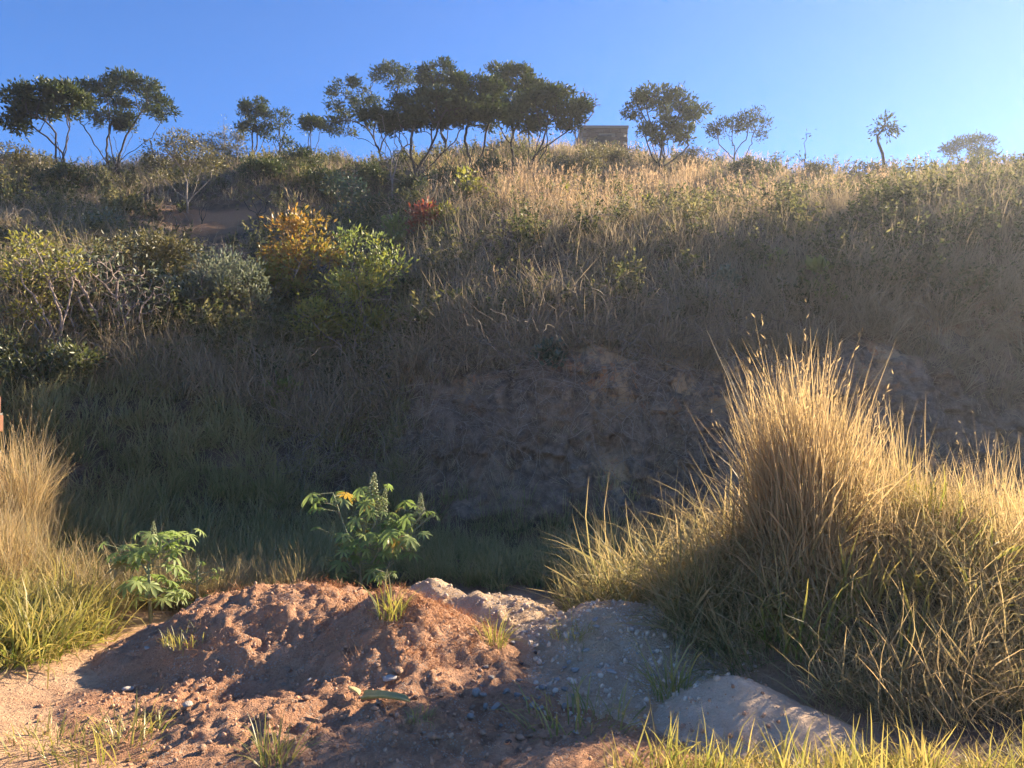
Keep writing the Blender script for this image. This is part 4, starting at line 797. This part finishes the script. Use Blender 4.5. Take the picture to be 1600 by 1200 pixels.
# ---- left grass
rng = np.random.default_rng(91); x, y = field(20, -10, 70, 7.9, 8.5, rng); P = np.stack([x, y, G(x, y) + .25], 1)
scatter('hanging_straw', P, rng.uniform(.7, 1.15, len(P)), rng.uniform(.5, 1, len(P)), goldV, 'pale dry stems hanging in front of the broken wall at the left edge', 'grass', 92, tilt=.25)
rng = np.random.default_rng(9); n = 650; x = rng.uniform(-7.5, -3.6, n); y = rng.uniform(4.9, 8.6, n); u = 800 + F * x / y; k = (u < 80 + 25 * vn(y * 2, 1, 2)) & (y > 6.5)
P = np.stack([x, y, G(x, y)], 1)
scatter('left_golden_grass', P[k], rng.uniform(.4, .85, k.sum()), rng.uniform(.45, 1, k.sum()), goldV, 'tall dry golden grass at the left edge', 'grass', 20, tilt=.2)
rng = np.random.default_rng(10); n = 1300; x = rng.uniform(-7, -2.4, n); y = rng.uniform(5.0, 7.4, n); u = 800 + F * x / y; k = (u < 140 + 40 * vn(y * 2.3, 5, 2) + 130 * sstep(5.9, 6.8, y)) & (rng.uniform(0, 1, n) < .8); P = np.stack([x, y, G(x, y)], 1)
kk = k & (y < 6.3)
scatter('left_lime_grass', P[kk], rng.uniform(.75, 1.2, kk.sum()), rng.uniform(.0, .6, kk.sum()), limeV, 'yellow-green sunlit grass at the lower left edge of the bare ground', 'grass', 21, tilt=.4)
kk = k & (y >= 6.3)
scatter('left_curled_grass', P[kk], rng.uniform(.4, 1.0, kk.sum()), rng.uniform(.0, .65, kk.sum()), curlV, 'curled brownish grass around the smaller castor plant', 'grass', 22)
rng = np.random.default_rng(12); n = 260; x, y = field(n, 250, 480, 6.6, 7.4, rng); k = H_red(x, y) < .12; P = np.stack([x, y, G(x, y)], 1)[k]
scatter('back_heap_grass', P, rng.uniform(.3, .8, len(P)), rng.uniform(.0, .7, len(P)), curlV, 'sunlit yellowish grass behind the left shoulder of the earth heap', 'grass', 23)
# ---- near grass bottom right
rng = np.random.default_rng(13); n = 520; x, y = field(n, 960, 1750, 2.9, 3.7, rng); k = (y < 3.52 + .14 * vn(x * 2.5, 1, 7)) & (x > .58 + .25 * vn(y * 4, 2, 5)); P = np.stack([x, y, G(x, y)], 1)[k]
scatter('near_lime_grass', P, rng.uniform(.22, .62, len(P)), rng.uniform(.0, 1, len(P)), nearV, 'bright yellow-green grass closest to the viewer at lower right', 'grass', 24, tilt=.35)
# ------------------------------------------------------------------ single tufts and stalks
TV = [(limeV, 'tuft'), (greenV, 'tuft')]
def tuft(label, u, v, s, var, k, dry=.3, name='grass_tuft', mat=None):
    p = ghit(u, v); me = var[k % len(var)].copy(); a = me.attributes['tint']; o = obj(name, me, None, p, (0, 0, k * 1.7), s)
    return tag(o, label, 'grass tuft', 'separate grass tufts')
# plain (not instanced) copies of the two-colour grass materials
M['tuft_lime'] = leafmat('tuft_lime', (.14,.18,.035), (.36,.29,.10), .5, .05, False, (.42,.35,.11))
M['tuft_gold'] = leafmat('tuft_gold', (.34,.24,.10), (.52,.36,.15), .5, .04, False, (.56,.38,.16))
def tuft2(label, u, v, s, kind, k, mat='tuft_lime', name='grass_tuft', cat='grass tuft'):
    p = ghit(u, v); rng = np.random.default_rng(k)
    pr = {'low': lambda: [blades(90, .22, .10, .26, .010, .9, 1.2, rng)], 'mid': lambda: [blades(60, .10, .18, .42, .011, .6, 1.2, rng)], 'reed': lambda: [blades(9, .05, .7, 1.0, .014, .08, .18, rng, 5), blades(12, .08, .3, .6, .012, .5, 1.0, rng, 5)], 'stalk': lambda: [stalks(2, .02, 1.0, 1.15, rng, .05, .010, .45, .03)]}[kind]()
    V, Fq, a, t = join(pr); return tag(obj(name, mesh(name, V, [Fq], mat, {'tint': a, 't': t}), None, p, None, s), label, cat, 'separate grass tufts')
tuft2('green tuft on the crest of the earth heap', 612, 962, .8, 'mid', 301)
tuft2('small green tuft in the dip between the earth and gravel heaps', 772, 1008, .7, 'mid', 302)
tuft2('dark green tuft on top of the gravel heap', 893, 992, .65, 'low', 303)
tuft2('flat green tuft on the bare ground at lower left, nearest the earth heap', 200, 1150, .9, 'low', 304)
tuft2('flat green tuft on the bare ground at the lower left corner', 72, 1162, .8, 'low', 305)
tuft2('long flat grass patch at the bottom edge of the bare ground', 150, 1186, 1.0, 'low', 306)
tuft2('tiny green sprout beside the pale sheath on the earth heap', 655, 1122, .35, 'low', 307)
tuft2('low green patch on the shaded floor below the gravel', 900, 1130, 1.2, 'low', 308)
tuft2('low green tuft at the left skirt of the earth heap', 290, 1005, .6, 'low', 309)
tuft2('sparse green blades at the bottom edge below the earth heap', 430, 1195, .7, 'mid', 310)
tuft2('grass clump at the right skirt of the gravel heap', 1045, 1085, 1.1, 'mid', 311)
tuft2('cluster of stiff reddish reed blades left of the golden grass', 1050, 905, 1.35, 'reed', 312, 'tuft_gold', 'reed_clump', 'reed')
tuft2('tall seed stalk rising left of the far right one', 1486, 800, 1.45, 'stalk', 313, 'tuft_gold', 'seed_stalk', 'stalk')
tuft2('tall seed stalk nearest the right edge above the golden grass', 1556, 800, 1.4, 'stalk', 314, 'tuft_gold', 'seed_stalk', 'stalk')
tuft2('lit grass blades at the tip of the green tongue right of the bank foot', 935, 905, 1.0, 'mid', 315)
# ------------------------------------------------------------------ crumbs, pebbles, roots
crumbV, pebV, rootV = [], [], []
for k in range(6):
    V, Fc = rock(rg, 1, .8); crumbV.append(mesh('crumb', V, [Fc], 'crumb', {'tint': np.full(len(V), .5)})); V, Fc = rock(rg, 1, .7); pebV.append(mesh('pebble', V, [Fc], 'pebble', {'tint': np.full(len(V), .5)}))
    V, Fq, a, t = blades(26, .05, .02, .07, .003, 1.3, 2.2, rg, 4); rootV.append(mesh('roots', V, [Fq], 'root', {'tint': a, 't': t}))
rng = np.random.default_rng(30); n = 10000; x = rng.uniform(-3.4, 1.4, n); y = rng.uniform(3.0, 6.6, n); hr = H_red(x, y); near = (hr > -.015) | (rng.uniform(0, 1, n) < .22 + .2 * vn(x * 2, y * 2, 3)); k = near & (H_grav(x, y) < .0)
P = np.stack([x, y, G(x, y)], 1)[k]; s = .006 + .026 * rng.uniform(0, 1, len(P)) ** 5
scatter('soil_crumbs', P + [0, 0, .002], s * 1.3, np.clip(rng.normal(size=len(P)) * .25 + .4, 0, 1), crumbV, 'crumbs and clods of reddish earth strewn over the heap and ground', 'earth crumbs', 31, tilt=3)
n = 8500; x = rng.uniform(-1.4, 2.2, n); y = rng.uniform(4.0, 6.9, n); k = (H_grav(x, y) > -.01) & (H_red(x, y) < .03); P = np.stack([x, y, G(x, y)], 1)[k]; s = .008 + .042 * rng.uniform(0, 1, len(P)) ** 6
scatter('gravel_pebbles', P + [0, 0, .002], s * 1.3, np.clip(rng.normal(size=len(P)) * .3 + .5, 0, 1), pebV, 'loose pale pebbles covering the gravel heap', 'gravel', 32, tilt=3)
n = 3400; x = rng.uniform(-2.7, .3, n); y = rng.uniform(4.3, 6.3, n); w_ = gauss(x, y, -.45, 4.95, .5, .4) * 1.3 + gauss(x, y, -1.5, 5.5, .8, .5) * .5 * (vn(x * 3, y * 3, 6) > 0); k = (rng.uniform(0, 1, n) < w_) & (H_red(x, y) > .15); P = np.stack([x, y, G(x, y)], 1)[k]
scatter('root_fibres', P, rng.uniform(.6, 1.3, len(P)), rng.uniform(0, 1, len(P)), rootV, 'mat of fine reddish root fibres on the crown of the earth heap', 'roots', 33, tilt=.8)
# ------------------------------------------------------------------ stones
ROCK = {}
for m in ('stone_red', 'stone_pale', 'stone_grey', 'stone_dark'):
    ROCK[m] = []
    for k in range(6): V, Fc = rock(rg, 2, .7); ROCK[m].append(mesh('stone', V, [Fc], m))
def stone(label, u, v, w_px, m, k, fl=(1, .8, .8), group=None, p=None, s=None):
    p = ghit(u, v) if p is None else p; s = w_px / F * p[1] if s is None else s
    return tag(obj('stone', ROCK[m][k % 6], None, p + [0, 0, s * .22 * fl[2]], (.2 * math.sin(k * 3), .2 * math.cos(k * 5), k * 2.1), (s * fl[0], s * fl[1], s * fl[2])), label, 'stone', group)
stone('large pale grey stone at the left foot of the earth heap', 292, 1105, 24, 'stone_pale', 1)
stone('flat whitish stone at the upper left foot of the earth heap', 200, 1080, 19, 'stone_pale', 2)
stone('pale flat stone half buried in the middle of the earth heap', 608, 1068, 30, 'stone_pale', 3, (1, .7, .5))
stone('reddish lump right behind the pale half-buried stone', 622, 1056, 26, 'stone_red', 4)
stone('flat grey slab standing out in the rubble between the heaps', 775, 1108, 26, 'stone_grey', 5, (1, .8, .45))
stone('rounded grey stone left of the flat slab in the rubble', 744, 1090, 22, 'stone_grey', 0, (.8, .8, 1))
stone('dark wedge of stone on the lower right of the earth heap', 794, 1162, 17, 'stone_dark', 2, (1, .7, .7))
stone('pale pinkish stone on the face of the gravel heap', 898, 1050, 20, 'stone_pale', 4)
stone('small black lump on the upper left of the gravel heap', 837, 1022, 9, 'stone_dark', 1)
stone('small black lump lower down on the left of the gravel heap', 815, 1040, 9, 'stone_dark', 3)
stone('small round stone alone on the bare ground, left one of two', 62, 1128, 11, 'stone_red', 1)
stone('small round stone alone on the bare ground, right one of two', 152, 1130, 8, 'stone_red', 2)
stone('white stone near the castor plant at the upper left skirt of the heap', 230, 1015, 11, 'stone_pale', 0)
stone('small white stone on the left face of the earth heap', 483, 1064, 9, 'stone_pale', 5)
stone('pale stone low on the shaded floor below the gravel', 900, 1146, 22, 'stone_pale', 1, (1, .7, .35))
rng = np.random.default_rng(50); c = 0
def where(u, v):
    if v > 1165: return 'at the bottom edge of the picture, ' + ('left of the sheath' if u < 560 else 'below and right of the sheath')
    if u < 380: return 'at the left foot of the earth heap, ' + ('upper part' if v < 1100 else 'lower part')
    if v < 1085: return 'high on the front of the earth heap, ' + ('left half' if u < 540 else 'right half')
    return 'low on the front of the earth heap, ' + ('left of the sheath' if u < 560 else 'right of the sheath')
while c < 64:                                                   # loose stones along the skirt of the earth heap
    u, v = rng.uniform(150, 880), rng.uniform(1040, 1198); p = ghit(u, v)
    if H_grav(p[0], p[1]) > .0 or (u < 300 and rng.random() < .5): continue
    s = rng.uniform(.025, .065); wh = where(u, v); lab = ('larger ' if s > .045 else 'smaller ') + 'reddish-brown stone ' + wh
    stone(lab, 0, 0, 0, 'stone_red', int(rng.integers(100)), (1, rng.uniform(.6, 1), rng.uniform(.6, 1)), 'loose reddish stones ' + wh.split(',')[0], p, s); c += 1
c = 0
while c < 46:                                                   # rubble in the dip and on the gravel heap
    u, v = (rng.normal(800, 50), rng.normal(1085, 28)) if c < 26 else (rng.uniform(800, 1040), rng.uniform(970, 1090)); p = ghit(u, v); m = 'stone_grey' if c < 26 else 'stone_pale'
    if H_red(p[0], p[1]) > .15: c += 1; continue
    s = rng.uniform(.03, .075); lab = ('larger ' if s > .052 else 'smaller ') + ('grey stone in the rubble between the earth and gravel heaps' if c < 26 else 'pale stone lying on the ' + ('left' if u < 920 else 'right') + ' half of the gravel heap')
    stone(lab, 0, 0, 0, m, int(rng.integers(100)), (1, rng.uniform(.6, 1), rng.uniform(.4, .9)), 'loose grey rubble stones' if c < 26 else 'loose pale stones on the gravel heap', p, s); c += 1
# ------------------------------------------------------------------ dry sheath lying on the heap
def sheath():
    a, b = ghit(566, 1106), ghit(640, 1112); n = 16; Vv = []; b = b + [0, 0, .045]; a = a + [0, 0, .055]
    for i in range(n + 1):
        t = i / n; c = a + (b - a) * t + [0, 0, .015 * math.sin(t * 3.1)]; hw = (.050 - .016 * t) * (1 if t > .22 else 1.15 - .5 * abs(t - .1) / .1 * .3); hw *= (1 - max(0, (t - .9) / .1) * .75)
        for j in range(7):
            q = (j / 6 - .5) * 2.4; Vv.append(c + np.array([.02 * math.sin(t * 9) * .3, hw * math.sin(q), hw * .9 * (1 - math.cos(q)) * .9 - .012]) * [1, 1, 1])
    V = np.array(Vv); i = (np.arange(n)[:, None] * 7 + np.arange(6)[None]).ravel(); Fq = np.stack([i, i + 1, i + 8, i + 7], 1); t = np.repeat(np.arange(n + 1) / n, 7)
    o0 = V.mean(0); root = thing('dry_sheath', 'pale green dried leaf sheath lying on the front of the earth heap', 'leaf sheath', a)
    o = obj('blade', mesh('blade', V - a, [Fq], 'sheath', {'tint': np.clip(.2 + .6 * vn(t * 9, np.tile(np.arange(7), n + 1) * 1.3, 2), 0, 1)}, True), root)
    sm = o.modifiers.new('thickness', 'SOLIDIFY'); sm.thickness = .006
    n2 = 6; W = []
    for i in range(n2 + 1):
        t = i / n2; hw = .028 * (1 - .55 * t ** 2)
        for j in range(5): qq = (j / 4 - .5) * 2; W.append((-.012 - .055 * t - .01 * qq * t, hw * qq + .006 * math.sin(5 * t), .012 + .05 * t * (1 - .35 * t) + .010 * qq * qq))
    i = (np.arange(n2)[:, None] * 5 + np.arange(4)[None]).ravel(); Fc = np.stack([i, i + 1, i + 6, i + 5], 1)
    o = obj('torn_flap', mesh('torn_flap', np.array(W), [Fc], 'sheath', {'tint': np.full(len(W), .8)}, True), root); sm = o.modifiers.new('thickness', 'SOLIDIFY'); sm.thickness = .005
sheath()
# ------------------------------------------------------------------ volume box added to imitate lens glare and lighten the shade
def glare_veil():
    bm = bmesh.new(); bmesh.ops.create_cube(bm, size=1); me = bpy.data.meshes.new('glare_veil'); bm.to_mesh(me); bm.free()
    m, t, o = nodes('glare_veil'); v = N(t, 'ShaderNodeVolumePrincipled'); v.inputs['Color'].default_value = (.88, .92, 1.0, 1); v.inputs['Density'].default_value = VEIL_DENSITY; v.inputs['Anisotropy'].default_value = .58
    t.links.new(v.outputs[0], o.inputs['Volume']); me.materials.append(m); m.cycles.homogeneous_volume = True
    h = obj('glare_veil', me, None, (0, 50, 9), None, (420, 230, 22), 'stuff'); h['label'] = 'thin scattering volume added over the whole slope to imitate lens glare'; h['category'] = 'glare_veil'
VEIL_DENSITY = .0013
glare_veil()
